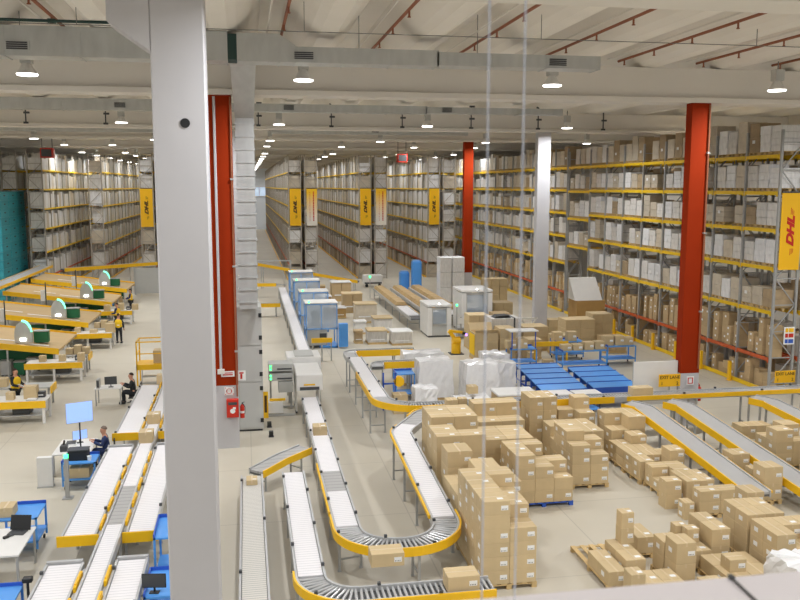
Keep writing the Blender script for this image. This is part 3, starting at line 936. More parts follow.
# descending chutes
conveyor('descending grey chute with yellow guard, nearest the EXIT LANE panel, ending among cartons', [(13.45, 28.5, 1.5), (13.85, 28.0, 1.46, .4), (14.05, 26.0, 1.16), (14.28, 21.5, .6)], .7, belts=[(0, 8.1, 'beltplain')], guards=[(-1, 0, 8.0, .24), (1, .2, 7.9, .06)], legs=1.9)
conveyor('descending grey chute with yellow guard, second from the EXIT LANE panel', [(15.05, 28.5, 1.5), (15.45, 28.0, 1.46, .4), (15.67, 26.0, 1.16), (16.02, 20.6, .5)], .7, belts=[(0, 9.0, 'beltplain')], guards=[(-1, 0, 9.0, .24), (1, .2, 8.9, .06)], legs=1.9)
conveyor('descending grey chute with yellow guard, third along, at the right edge', [(18.45, 28.5, 1.5), (18.85, 28.0, 1.46, .4), (19.2, 26.2, 1.2), (19.6, 22.0, .62)], .7, belts=[(0, 8.2, 'beltplain')], guards=[(-1, 0, 8.0, .24), (1, .2, 7.9, .06)], legs=1.9)
# white belt far up the middle aisle
conveyor('long white belt conveyor running beside the blue framed machines', [(2.85, 72.0, .9), (2.8, 42.5, .9)], .55, belts=[(0, 29.5, 'belty')], legs=3.0)
t = thing('yellow_guard_frame', 'yellow guard bar on white legs at the near end of the blue machines', 'guard', (3.4, 45.3, 0))
obj('bar', MB().m('yellow').box(-.1, 1.0, -.06, .06, 1.0, 1.25), t)
for x in (-.05, .45, .95): obj('leg', MB().m('steel').box(x - .03, x + .03, -.04, .04, 0, 1.0), t)

# left lanes: three roller lanes side by side, in three lengths
def lane(label, x, y0, y1, z, w, mk='belty', end=False):
    t = conveyor(label, [(x, y1, z), (x, y0, z)], w, belts=[(0, y1 - y0, mk)], legs=2.6, sensors=1.7)
    if end: obj('end_guard', MB().m('yellow').box(-w / 2 - .12, w / 2 + .12, y0 - y1 - .1, y0 - y1 - .05, z - .2, z + .06), t)
    return t
def pusher(label, x, y0, y1, z):
    t = thing('pusher_rail', label, 'pusher rail', (x, y0, 0))
    L = y1 - y0
    obj('rail', MB().m('steel').box(-.03, .03, 0, L, z - .15, z), t)
    q = .3
    while q < L - .5:
        b = MB().m('yellow').box(-.028, .028, q, q + .8, z, z + .12).box(-.02, .02, q + .1, q + .7, z + .12, z + .15)
        obj('yellow_pusher', b, t); q += 1.25
    for y in (.15, L - .15): obj('support_leg', MB().m('steel').box(-.03, .03, y - .05, y + .05, 0, z - .15), t)
Zs = .98
for nm, ya, yb in (('near', 14.9, 19.15), ('middle', 20.7, 27.95), ('far', 29.45, 36.8)):
    e = nm != 'near'
    lane('left of the three pale lanes at the left, %s length' % nm, -4.12, ya, yb, Zs, .72, end=e)
    lane('right of the three pale lanes at the left, %s length' % nm, -2.685, ya, yb, Zs, .6, end=e)
    pusher('yellow pusher rail between the left and centre lanes, %s length' % nm, -3.655, ya, yb - .3, Zs)
    pusher('yellow pusher rail between the centre and right lanes, %s length' % nm, -3.08, ya + .2, yb - .3, Zs)
    if nm != 'far':
        t = thing('lane_end_bar', 'grey cross bar closing the %s lanes at their head' % nm, 'bar', (-3.4, yb + .1, 0))
        obj('bar', MB().m('rail').box(-1.13, -.35, -.05, .05, Zs - .12, Zs + .05), t)
        obj('bar', MB().m('rail').box(.38, 1.06, -.05, .05, Zs - .12, Zs + .05), t)
        for x in (-1.05, -.5, .45, 1.0): obj('leg', MB().m('steel').box(x - .03, x + .03, -.03, .03, 0, Zs - .12), t)
conveyor('centre white lane running the whole length between the pusher rails', [(-3.355, 37.6, Zs + .05), (-3.355, 15.0, Zs + .05)], .38, belts=[(0, 8.5, 'belty'), (8.5, 13.6, 'belty'), (13.6, 16.4, 'beltgrey'), (16.4, 22.6, 'belty')], legs=3.3)

# ------------------------------------------------------------------ wrapper tunnel and printer stand on the middle line
t = thing('wrapping_tunnel', 'white tunnel machine over the middle conveyor, a carton leaving it', 'machine', (2.34, 33.9, 0))
obj('hood', MB().m('whitep').cbox(-.5, .56, 0, 2.4, 1.15, 1.8, .03), t)
for sd in (-1, 1): obj('side_panel', MB().m('whitep').box(sd * .47 - .01, sd * .47 + .05, .8, 2.4, .1, 1.15), t)
obj('opening', MB().m('dark').box(-.36, .42, -.012, .0, 1.17, 1.3), t)
obj('warning_strip', MB().m('yellow').box(-.2, .25, -.012, 0, 1.36, 1.42), t)
obj('feet', MB().m('dark').box(-.5, -.42, .9, 1.0, 0, .1).box(.46, .54, .9, 1.0, 0, .1).box(-.5, -.42, 2.2, 2.3, 0, .1).box(.46, .54, 2.2, 2.3, 0, .1), t)
obj('rear_hood', MB().m('whitep').cbox(-.75, .72, 2.6, 4.2, 1.3, 2.0, .03), t)
b = MB()
for x in (-.7, .62): b.m('steel').box(x, x + .08, 2.7, 2.78, 0, 1.3).box(x, x + .08, 4.0, 4.08, 0, 1.3)
obj('rear_frame', b, t)
obj('lid', MB().m('panelgrey').box(-.4, .4, 2.7, 4.0, 2.0, 2.06), t)
t = thing('printer_stand', 'label printer stand with green lamps beside the white tunnel machine', 'machine', (1.22, 35.3, 0))
for z in (1.35, 1.75): 
    s = obj('printer', MB().m('panelgrey').cbox(-.45, .55, -.3, .5, z, z + .3, .02), t)
    obj('slot', MB().m('dark').box(-.1, .5, -.31, -.3, z + .06, z + .12), s)
    for q in range(2): obj('signal', MB().m('greendot').box(-.4 + .01, -.33, -.315, -.3, z + .05 + q * .13, z + .12 + q * .13), s)
obj('cabinet', MB().m('panelgrey').cbox(-.05, .55, -.3, .5, .85, 1.3, .02), t)
obj('post', MB().m('steel').box(-.4, -.32, .3, .38, 0, 1.7).box(.45, .53, .3, .38, 0, 1.7), t)
obj('lower_box', MB().m('whitep').cbox(-.5, .1, -.9, -.3, .15, .62, .02), t)
obj('foot_rail', MB().m('steel').box(-.5, .6, -.9, -.84, .02, .1).box(-.5, .6, .42, .48, .02, .1), t)
obj('yellow_part', MB().m('yellow').box(-.45, .2, -.8, -.7, .63, .72), t)
t = thing('caution_board', 'narrow yellow board leaning beside the ventilation cabinet', 'board', (.62, 34.2, 0))
obj('board', MB().m('yellow').box(-.1, .1, -.02, .02, .02, 1.1), t)
obj('print', MB().m('inkbrown').box(-.05, .05, -.026, -.02, .25, .95), t)
for i, (x, y) in enumerate(((.72, 32.9), (.75, 31.6))):
    t = thing('floor_block', ['dark floor block by the ventilation cabinet, the farther one', 'dark floor block by the ventilation cabinet, the nearer one'][i], 'block', (x, y, 0))
    obj('block', MB().m('black').cbox(-.08, .08, -.08, .08, .02, .22, .01), t); obj('plate', MB().m('dark').box(-.1, .1, -.1, .1, 0, .02), t)

# ------------------------------------------------------------------ blue framed machines
def blue_machine(label, x, y, arm):
    t = thing('blue_framed_machine', label, 'machine', (x, y, 0))
    for sx in (-.9, .86):
        for sy in (0, 1.5): obj('post', MB().m('bluelt').box(sx, sx + .07, sy, sy + .07, 0, 2.6), t)
    b = MB().m('bluelt')
    for z in (1.1, 2.53):
        b.box(-.9, .93, 0, .07, z, z + .08).box(-.9, .93, 1.5, 1.57, z, z + .08).box(-.9, -.83, 0, 1.57, z, z + .08).box(.86, .93, 0, 1.57, z, z + .08)
    b.box(-.03, .03, 0, .05, 1.1, 2.55)
    obj('frame', b, t)
    obj('roof_panel', MB().m('whitep').box(-.92, .95, -.02, 1.6, 2.61, 2.66), t)
    for x0, x1 in ((-.83, -.03), (.03, .86)): obj('guard_pane', MB().m('glass').box(x0, x1, .02, .035, 1.18, 2.53), t)
    obj('lower_cabinet', MB().m('panelgrey').cbox(-.8, .35, .2, 1.4, .15, 1.05, .02), t)
    obj('window', MB().m('dark').box(-.1, .3, .18, .2, .4, .85), t)
    obj('head', MB().m('panelgrey').cbox(-.6, -.1, .3, 1.2, 1.3, 2.1, .02), t)
    obj('motor', MB().m('whitep').cbox(.2, .7, .4, 1.1, 1.5, 2.2, .02), t)
    obj('base', MB().m('blue').box(-.1, .93, .0, 1.5, .03, .14), t)
    obj('signal', MB().m('greendot').cyl((-.7, .1, 2.66), (-.7, .1, 2.76), .04, 8), t)
    if arm: obj('blue_door', MB().m('blue').cbox(.98, 1.5, -.3, .1, .1, 1.45, .02), t)
    return t
for i, (y, lab) in enumerate(((48.9, 'nearest of the four blue framed machines, with a solid blue door'), (54.4, 'second nearest of the four blue framed machines in a row'), (60.9, 'third nearest of the four blue framed machines in a row'), (67.2, 'farthest of the four blue framed machines in a row'))):
    blue_machine(lab, 4.15, y, i == 0)

# ------------------------------------------------------------------ grey wrapping machines and the brown-lidded lines feeding them
def grey_machine(label, x, y, w, d, h):
    t = thing('grey_machine', label, 'machine', (x, y, 0))
    hw = w / 2
    obj('left_column', MB().m('whitep').box(-hw, -hw + .28, 0, d, .12, h - .2), t)
    obj('right_column', MB().m('whitep').box(hw - .28, hw, 0, d, .12, h - .2), t)
    obj('roof', MB().m('whitep').cbox(-hw - .02, hw + .02, -.02, d + .02, h - .14, h, .03), t)
    obj('base', MB().m('panelgrey').box(-hw + .285, hw - .285, .02, d, .12, .75), t)
    obj('foot', MB().m('under').box(-hw + .05, hw - .05, .05, d - .05, 0, .12), t)
    f = obj('viewing_door', MB().m('steel').box(-hw + .28, hw - .28, .0, .05, .75, .85).box(-hw + .28, hw - .28, .0, .05, h - .3, h - .2).box(-hw + .28, -hw + .34, 0, .05, .85, h - .3).box(hw - .34, hw - .28, 0, .05, .85, h - .3), t)
    obj('pane', MB().m('glass').box(-hw + .34, hw - .34, .015, .03, .85, h - .3), f)
    obj('inner_drum', MB().m('kraftin').box(-hw + .4, hw - .4, d * .15, d * .8, .78, 1.25).m('dark').box(-hw + .4, hw - .4, d * .4, d * .8, 1.25, 1.32), t)
    obj('signal', MB().m('whiteled').cyl((0, .1, h), (0, .1, h + .07), .05, 8), t)
    return t
grey_machine('grey machine with glazed front and white roof, nearer one of the pair', 11.65, 51.3, 1.5, 2.4, 2.05)
grey_machine('taller grey machine with glazed front, behind and right of the nearer one', 14.4, 52.6, 2.0, 2.4, 2.75)
t = thing('outfeed_table', 'low grey outfeed table with a carton between the two grey machines', 'table', (13.15, 50.9, 0))
obj('top', MB().m('steel').box(-.55, 1.4, -.5, .3, .6, .7), t)
for x in (-.45, .4, 1.3): obj('leg', MB().m('steel').box(x - .04, x + .04, -.4, -.32, 0, .6), t)
obj('side_panel', MB().m('panelgrey').box(-.5, 1.3, -.3, .2, .12, .5), t)
t = thing('control_post', 'grey control post with small white panel beside the grey machines', 'post', (12.75, 50.3, 0))
obj('post', MB().m('steel').box(-.04, .04, -.04, .04, 0, 1.4), t); obj('panel', MB().m('whitep').box(-.2, .2, -.1, -.04, 1.0, 1.35), t)
for i in range(3):
    x = 10.75 + i * 1.55
    t = conveyor(['left', 'middle', 'right'][i] + ' one of three long lines with brown covers feeding the grey machines', [(x, 70.5, .85), (x, 55.2 if i else 53.9, .85)], 1.0 if i else .8, belts=[(0, 15.2, 'belty')], legs=3.0, guards=[(1, 0, 15, .12)] if i == 0 else [])
    q = .4
    while q < (13.6 if i else 10):
        obj('brown_cover', MB().m('deck').prism([(-.42, .88), (.42, .88), (.3, 1.12), (-.3, 1.12)], 'y', -q - 1.2, -q), t); q += 1.32
for i, (x, y) in enumerate(((13.45, 73.2), (14.35, 72.3))):
    t = thing('blue_tank', ['smaller blue cylinder cabinet beyond the brown-covered lines', 'taller blue cylinder cabinet beyond the brown-covered lines'][i], 'cabinet', (x, y, 0))
    obj('body', MB().m('blue').cbox(-.4, .4, -.4, .4, .1, [1.9, 2.9][i], .08), t); obj('plinth', MB().m('dark').box(-.35, .35, -.35, .35, 0, .1), t)
    obj('lid', MB().m('bluelt').box(-.3, .3, -.3, .3, [1.9, 2.9][i], [2.0, 3.0][i]), t)
t = thing('robot_arm', 'yellow robot arm with violet light behind the white-wrapped goods', 'robot', (11.4, 46.0, 0))
t.scale = (.75, .75, .75)
obj('base', MB().m('yellow').cyl((0, 0, 0), (0, 0, .8), .35, 14).m('dark').box(-.5, .5, -.5, .5, 0, .06), t)
obj('shoulder', MB().m('yellow').cyl((-.3, 0, 1.0), (.3, 0, 1.0), .3, 12), t)
obj('upper_arm', MB().m('yellow').bar((0, 0, 1.0), (-.55, 0, 1.75), .26), t)
obj('forearm', MB().m('yellow').bar((-.55, 0, 1.75), (.5, 0, 1.6), .2), t)
obj('gripper', MB().m('black').box(.45, .7, -.12, .12, 1.45, 1.62), t)
obj('violet_signal', MB().m('violet').cyl((.75, -.1, 1.35), (.75, -.1, 1.5), .08, 8), t)
t = thing('signal_mast', 'thin grey mast with green lamp in front of the brown-covered lines', 'mast', (12.1, 48.7, 0))
obj('pole', MB().m('steel').cyl((0, 0, 0), (0, 0, 2.3), .03, 8), t); obj('lamp', MB().m('greendot').cyl((0, 0, 2.3), (0, 0, 2.42), .06, 8), t)
t = thing('signal_mast', 'thin mast with green lamp at the far end of the brown-covered lines', 'mast', (10.1, 70.8, 0))
obj('pole', MB().m('steel').cyl((0, 0, 0), (0, 0, 1.7), .03, 8), t); obj('lamp', MB().m('greendot').cyl((0, 0, 1.7), (0, 0, 1.86), .08, 8), t)
t = thing('portal_frame', 'thin grey portal frame across the end of the open aisle', 'frame', (1.7, 73, 0))
obj('post', MB().m('steel').box(-1.9, -1.8, -.05, .05, 0, 3.0), t); obj('post', MB().m('steel').box(1.9, 2.0, -.05, .05, 0, 3.0), t)
obj('beam', MB().m('steel').box(-1.9, 2.0, -.05, .05, 3.0, 3.1), t); obj('mesh_panel', MB().m('rail').box(-1.8, 1.9, -.01, .01, 1.0, 1.06), t)
for i, (xa, ya, za, xb, yb, zb) in enumerate(((0.4, 72.5, 1.2, 2.4, 72.3, 1.2), (1.0, 79.5, 2.3, 9.8, 76.0, .9), (-.6, 62, .9, 2.3, 62, .9))):
    conveyor(['yellow-edged cross belt at the foot of the open aisle', 'yellow-edged belt slanting down past the distant rack ends', 'short yellow-edged cross belt beside the long white belt'][i], [(xa, ya, za), (xb, yb, zb)], .5, belts=[(0, 30, 'beltgrey')], guards=[(-1, 0, 30, .28)], legs=2.2)
# white crates standing in the aisle mouth

# ------------------------------------------------------------------ cartons and pallets on the floor
CART = {}
def carton_meshes(w, d, h, side='f'):
    key = (round(w, 2), round(d, 2), round(h, 2))
    if key in CART: return CART[key]
    b = MB().m('kraft').cbox(-w / 2, w / 2, -d / 2, d / 2, 0, h, .008)
    body = fix_normals(b.mesh('carton'))
    long_x = w > d
    tb = MB().m('tape')
    if long_x:
        tb.box(-w / 2 - .002, w / 2 + .002, -.025, .025, h - .0005, h + .0015)
        tb.box(-w / 2 - .002, -w / 2, -.025, .025, h - .09, h).box(w / 2, w / 2 + .002, -.025, .025, h - .09, h)
    else:
        tb.box(-.025, .025, -d / 2 - .002, d / 2 + .002, h - .0005, h + .0015)
        tb.box(-.025, .025, -d / 2 - .002, -d / 2, h - .09, h).box(-.025, .025, d / 2, d / 2 + .002, h - .09, h)
    tape = fix_normals(tb.mesh('tape'))
    def lab(x0, x1, z0, z1):
        q = MB().m('label').box(x0, x1, -d / 2 - .003, -d / 2, z0, z1).m('ink')
        L = x1 - x0
        for k in range(4): q.box(x0 + L * (.12 + .2 * k), x0 + L * (.2 + .2 * k), -d / 2 - .004, -d / 2 - .003, z0 + (z1 - z0) * .12, z0 + (z1 - z0) * .36)
        return fix_normals(q.mesh('shipping_label'))
    lw = min(.17, w * .4); lh = min(.11, h * .45)
    l1 = lab(w * .42 - lw, w * .42, h * .5 - lh / 2, h * .5 + lh / 2)
    # the same kind of label on the left face, and a small top label
    q = MB().m('label').box(-w / 2 - .003, -w / 2, -d * .1, -d * .1 + min(.16, d * .4), h * .5 - lh / 2, h * .5 + lh / 2)
    l2 = fix_normals(q.mesh('shipping_label'))
    q = MB().m('label').box(w * .08, w * .08 + lw * .8, -d * .3, -d * .3 + lh, h, h + .0025)
    l3 = fix_normals(q.mesh('shipping_label'))
    CART[key] = (body, tape, (l1, l2, l3))
    return CART[key]
NC = [0]
def carton(x, y, z, w, d, h, label, labs=(0,), rot=0.0, group='kraft cartons on the floor'):
    body, tape, ls = carton_meshes(w, d, h)
    o = link('carton', body, None, (x, y, z), rot)
    link('tape', tape, o)
    for i in labs: link('shipping_label', ls[i], o)
    tag(o, label, 'carton', group)
    NC[0] += 1
    return o

def pallet(x0, y0, w, d, label, key='wood'):
    t = thing('pallet', label, 'pallet', (x0, y0, 0), 0, 'pallets on the floor')
    n = max(4, int(w / .2))
    for i in range(n):
        x = (w - .12) * i / (n - 1)
        if i == 0: bm_ = MB().m(key)
        bm_.box(x, x + .12, 0, d, .12, .142)
    obj('deck_boards', bm_, t)
    s = MB().m(key)
    for y in (0, d / 2 - .05, d - .1): s.box(0, w, y, y + .1, .098, .12)
    obj('stringers', s, t)
    for y in (0, d / 2 - .05, d - .1):
        for x in (0, w / 2 - .06, w - .12): obj('block', MB().m(key).box(x, x + .12, y, y + .1, 0, .098), t)
    return t

LAY = ['bottom', 'second', 'third', 'fourth', 'fifth', 'sixth', 'seventh']
cr = random.Random(77)
STUFF_CORE = []
def stack(ph, x0, y0, bw, bd, bh, rows, pal=True, z0=.144, palkey='wood', pal_w=None, pal_d=None, labp=.8, jitter=.02):
    """rows: list front to back; each row is a string of digits, one per column from the left, giving the number of layers"""
    ny = len(rows); nx = max(len(r) for r in rows)
    if pal: pallet(x0 - .02, y0, pal_w or nx * bw + .04, pal_d or ny * bd + .02, 'wooden pallet under ' + ph if palkey == 'wood' else 'blue pallet under ' + ph, palkey)
    elif z0 == .144: z0 = .002
    g = .006
    for j, r in enumerate(rows):
        for i, ch in enumerate(r):
            n = int(ch)
            for k in range(n):
                jx = cr.uniform(-jitter, jitter) * .3
                rown = 'front' if j == 0 else ('back' if j == ny - 1 else nth(j))
                coln = '' if nx == 1 else ('left' if i == 0 else 'right' if i == nx - 1 else 'middle' if nx == 3 else nth(i))
                if i > 0 and j > 0 and k < n - 1 and int(rows[j - 1][i] if i < len(rows[j - 1]) else 0) > k and int(r[i - 1]) > k:
                    STUFF_CORE.append((x0 + bw * i, x0 + bw * (i + 1) - g, y0 + bd * j, y0 + bd * (j + 1) - g, z0 + bh * k, z0 + bh * (k + 1) - .003, 'kraft'))
                    continue
                lay = 'top' if k == n - 1 else LAY[k]
                lab = ('%s carton, %s row %s, ' % (lay, rown, coln)).replace(' ,', ',') + ph
                labs = [0] if cr.random() < labp else []
                if i == 0 and cr.random() < .6: labs.append(1)
                if k == n - 1 and cr.random() < .45: labs.append(2)
                carton(x0 + bw * (i + .5) + (jx if k == n - 1 else 0) * .3, y0 + bd * (j + .5), z0 + bh * k + .002 * 0, bw - g, bd - g, bh - .003, lab, labs)

# row nearest the U-turn
stack('tallest stack beside the U-turn', 5.18, 18.2, .65, .6, .335, ['64', '65', '65', '66'])
stack('lower stack right behind the tallest one', 5.2, 20.72, .7, .8, .42, ['32', '34'])
stack('narrow tall stack behind the diagonal belt', 5.36, 22.5, .72, .8, .46, ['4'])
stack('second tall stack behind the diagonal belt', 5.3, 23.6, .74, .62, .49, ['44', '43'])
stack('third tall stack behind the diagonal belt', 5.45, 25.1, .74, .7, .53, ['44', '44'])
# second row
stack('low second-row stack with odd cartons on top', 6.68, 21.0, .55, .6, .4, ['2', '3', '2'])
stack('blue-based stack in the gangway', 7.52, 23.0, .58, .52, .36, ['432', '433', '44'], palkey='bluedk')
stack('long stack behind the blue-based one', 7.0, 24.9, .85, .75, .46, ['33', '33'])
stack('yellowish stack near the middle of the cross conveyor', 7.5, 27.0, .8, .7, .45, ['33', '44'])
# third row
stack('tall four-column stack by the cross conveyor', 9.55, 27.85, .5, .5, .47, ['44', '44'])
stack('stack right of the tall four-column one', 10.8, 27.82, .58, .55, .42, ['23', '34'])
stack('low flat stack in the third row', 10.0, 26.2, .8, .8, .36, ['23', '33'])
stack('squat stack at the middle of the open floor', 9.72, 24.25, .6, .56, .31, ['43', '54', '53'])
# fourth row along the first chute
stack('two-step stack below the head of the first chute', 12.13, 26.82, .62, .62, .44, ['23', '33'])
stack('first low stack along the first chute', 12.0, 25.55, .55, .6, .29, ['22', '23'])
stack('second low stack along the first chute', 11.98, 24.3, .5, .6, .3, ['213', '222'])
stack('third low stack along the first chute', 12.1, 23.22, .55, .5, .3, ['12', '22'])
stack('single tall carton pair at the row end', 11.78, 22.2, .5, .45, .42, ['2'], pal=False)
stack('broad low stack behind the row end pair', 12.42, 22.2, .44, .5, .33, ['22', '22'], palkey='bluedk')
stack('labelled four-carton stack below the first chute', 12.38, 21.35, .62, .45, .33, ['22'])
stack('small cartons left of the labelled four-carton stack', 11.92, 21.35, .3, .4, .25, ['2'], pal=False)
# below and between the chutes
stack('carton stack beside the lower end of the first chute', 14.7, 23.6, .6, .6, .45, ['2'])
stack('big carton at the foot of the first chute', 14.76, 22.0, .6, .6, .5, ['2'])
stack('small cartons at the foot of the first chute', 14.85, 22.75, .4, .4, .42, ['2'], pal=False)
stack('stack between second and third chute, near end', 17.15, 22.6, .62, .6, .42, ['23', '33'])
stack('stack between second and third chute, far end', 17.0, 24.8, .62, .6, .4, ['32', '23'])
stack('low stack under the head of the second chute', 17.1, 27.0, .6, .6, .36, ['22'])
# lower right cluster
stack('long two-carton row on the front pallet', 8.03, 17.66, .46, .62, .34, ['1', '1'], pal_w=1.1, pal_d=2.3)
stack('broader carton row beside the front pallet row', 8.55, 17.85, .5, .62, .5, ['1', '1'], pal=False, z0=.1442)
carton(8.98, 18.9, .648, .33, .33, .39, 'lower carton of the slim pair standing behind the front pallet row', (0,))
carton(8.98, 18.9, 1.04, .32, .32, .39, 'upper carton of the slim pair standing behind the front pallet row', (0, 2))
stack('carton alone on its pallet behind the slim pair', 9.48, 19.2, .5, .9, .42, ['1'], pal_w=.9, pal_d=1.1)
stack('low row next to the ledge', 8.56, 16.5, .48, .55, .36, ['11', '11'])
carton(8.3, 16.9, .002, .34, .4, .85, 'upright narrow carton close to the pale ledge', (0, 2))
stack('tall pair in the lower right cluster', 9.56, 17.4, .5, .56, .51, ['2'], pal_w=.5, pal_d=1.2)
stack('carton behind the tall pair', 9.56, 18.0, .5, .56, .4, ['2'], pal=False, z0=.1442)
stack('low carton before the tall pair', 9.85, 16.3, .5, .7, .4, ['1'])
stack('long cartons behind the tall pair', 11.02, 18.4, .5, .58, .42, ['2', '2'])
stack('low cartons left of the long ones', 10.45, 18.26, .5, .62, .4, ['1', '1'])
carton(10.7, 18.85, .55, .32, .3, .36, 'small carton on the low ones, nearer of two', (0, 2))
carton(10.55, 19.17, .003 + .544, .3, .28, .34, 'small carton on the low ones, farther of two', (2,))
stack('largest block at the right of the cluster', 12.02, 18.5, .5, .56, .37, ['33', '33'])
stack('single column behind the largest block', 12.75, 19.7, .5, .6, .4, ['3'])
stack('flat layer before the long cartons', 10.6, 16.95, .6, .62, .34, ['11', '11'])
stack('long carton row at the ledge', 10.3, 15.6, .42, .62, .42, ['1', '1'])
stack('right edge stack with stepped top', 12.02, 17.3, .52, .54, .36, ['323', '333'])
carton(10.97, 17.35, .485, .42, .4, .3, 'lone carton sitting on the flat layer', (0,))
# plastic-wrapped pallet in the bottom right corner
t = thing('plastic_wrapped_pallet', 'pallet load under crinkled clear plastic in the bottom right corner', 'pallet load', (11.25, 15.38, 0))
pw = MB().m('plastic'); rp = random.Random(2)
N = 16; nx_, nz_ = 24, 9
def crinkle(x0, x1, y0, y1, z0, z1):
    k = len(pw.v); ring = []
    per = []
    for i in range(14): per.append((x0 + (x1 - x0) * i / 14, y0))
    for i in range(10): per.append((x1, y0 + (y1 - y0) * i / 10))
    for i in range(14): per.append((x1 - (x1 - x0) * i / 14, y1))
    for i in range(10): per.append((x0, y1 - (y1 - y0) * i / 10))
    L = len(per)
    for q in range(nz_):
        f = q / (nz_ - 1); s = 1 - .1 * f * f
        for (px, py) in per:
            cx, cy = (x0 + x1) / 2, (y0 + y1) / 2
            pw.v.append((cx + (px - cx) * s + rp.uniform(-.035, .035), cy + (py - cy) * s + rp.uniform(-.035, .035), z0 + (z1 - z0) * f + (rp.uniform(-.04, .04) if q else 0)))
    for q in range(nz_ - 1):
        for i in range(L):
            j = (i + 1) % L
            pw.face([k + q * L + i, k + q * L + j, k + (q + 1) * L + j, k + (q + 1) * L + i])
    c = len(pw.v); pw.v.append(((x0 + x1) / 2, (y0 + y1) / 2, z1 + .05))
    for i in range(L): pw.face([k + (nz_ - 1) * L + i, k + (nz_ - 1) * L + (i + 1) % L, c])
crinkle(0.15, 1.6, 0.1, 1.5, .15, 1.1)
obj('plastic_wrap', pw, t)
obj('base', MB().m('wood').box(.1, 1.65, .05, 1.55, 0, .14), t)
obj('torn_edge', MB().m('plastic').bar((.1, .3, .55), (-.2, .15, .3), .03, .3), t)
print('cartons', NC[0])

# cartons riding on the conveyors
carton(2.92, 18.1, .953, .74, .5, .3, 'large labelled carton riding round the U-turn of the middle conveyor', (0,))
carton(4.28, 16.65, .953, .68, .48, .33, 'labelled carton at the end of the roller line at the bottom', (0,))
carton(2.31, 28.45, .953, .46, .5, .3, 'carton riding the middle conveyor just out of the tunnel', (2,))
carton(0.0, 24.9, .603, .32, .45, .14, 'small carton lying at the head of the pale roller line', (2,))
carton(-3.355, 28.3, 1.033, .44, .5, .36, 'carton on the centre lane beside the head of the middle lanes', (2,))
carton(-3.355, 30.6, 1.033, .44, .5, .34, 'carton on the centre lane between the far lanes', (2,))
carton(-3.6, 36.9, 1.033, .5, .5, .36, 'carton at the far head of the centre lane', (2,))
carton(14.4, 29.4, 1.555, .8, .45, .3, 'pale carton on the long cross conveyor in front of the blue carts', ())
carton(6.95, 28.68, 1.603, .4, .4, .3, 'first of two cartons near the merge of the long cross conveyor', ()); carton(7.36, 28.75, 1.603, .3, .3, .3, 'second of two cartons near the merge of the long cross conveyor', ())

# sheet-covered bales and cartons between the blue machines and the brown-covered lines
def bale(label, x, y, w, d, h, key, top='whitep', n=1):
    t = thing('goods_bale', label, 'bale', (x, y, 0))
    obj('base', MB().m('wood').box(0, w, 0, d, 0, .12), t)
    b = MB().m(key)
    for i in range(n): b.cbox(i * w / n + .01, (i + 1) * w / n - .01, .02, d - .02, .125, h - .08, .03)
    obj('goods', b, t)
    obj('cover_sheet', MB().m(top).cbox(-.03, w + .03, -.03, d + .03, h - .08, h, .03), t)
    obj('band', MB().m('label').box(w * .15, w * .85, -.012, .0, h * .3, h * .36), t)
for a in (('grey bale with pale cover, nearest of the left pair in the aisle', 6.95, 49.6, 1.15, 1.2, .85, 'wrapg', 'kraft', 1),
          ('grey bale with white cover beside the nearest grey bale', 8.3, 49.0, 1.2, 1.2, .85, 'wrapg', 'whitep', 1),
          ('grey bale behind the nearest pair of bales', 7.85, 53.4, 1.2, 1.2, 1.0, 'wrapg', 'kraft', 1),
          ('tall brown-lidded bale in the middle of the bale group', 7.2, 57.6, 1.5, 1.3, 1.35, 'wrapb', 'kraft', 1),
          ('two brown bales side by side farther back', 6.9, 62.5, 1.45, 1.3, 1.45, 'kraft2', 'kraft', 2),
          ('white-topped bale behind the two brown ones', 6.7, 69.0, 1.6, 1.4, 1.6, 'kraft2', 'whitep', 2),
          ('white box bale near the left of the bale group', 6.6, 53.2, .75, .8, .85, 'whitep', 'whitep', 1),
          ('small brown bale near the left of the nearest pair', 6.2, 50.0, .5, .6, .8, 'kraft2', 'kraft2', 1),
          ('brown bale with white sheet beside the second blue machine', 5.75, 60.0, 1.1, 1.0, .8, 'kraftin', 'plastic', 1),
          ('brown bale with white sheet beside the third blue machine', 5.5, 66.5, .95, 1.0, .8, 'kraftin', 'plastic', 1),
          ('low brown bale beside the farthest blue machine', 5.6, 74.5, 1.1, 1.0, .7, 'kraftin', 'kraft', 1)): bale(*a)
t = thing('white_cart', 'white low cart at the end of the middle rack aisle', 'cart', (10.6, 78.5, 0))
obj('body', MB().m('whitep').cbox(0, 1.8, 0, 1, .3, 1.1, .05), t); obj('wheel', MB().m('black').cyl((.3, -.02, .15), (.3, .1, .15), .15, 10), t); obj('wheel', MB().m('black').cyl((1.5, -.02, .15), (1.5, .1, .15), .15, 10), t)
obj('stripe', MB().m('dark').box(.1, 1.7, -.01, 0, .3, .45), t)

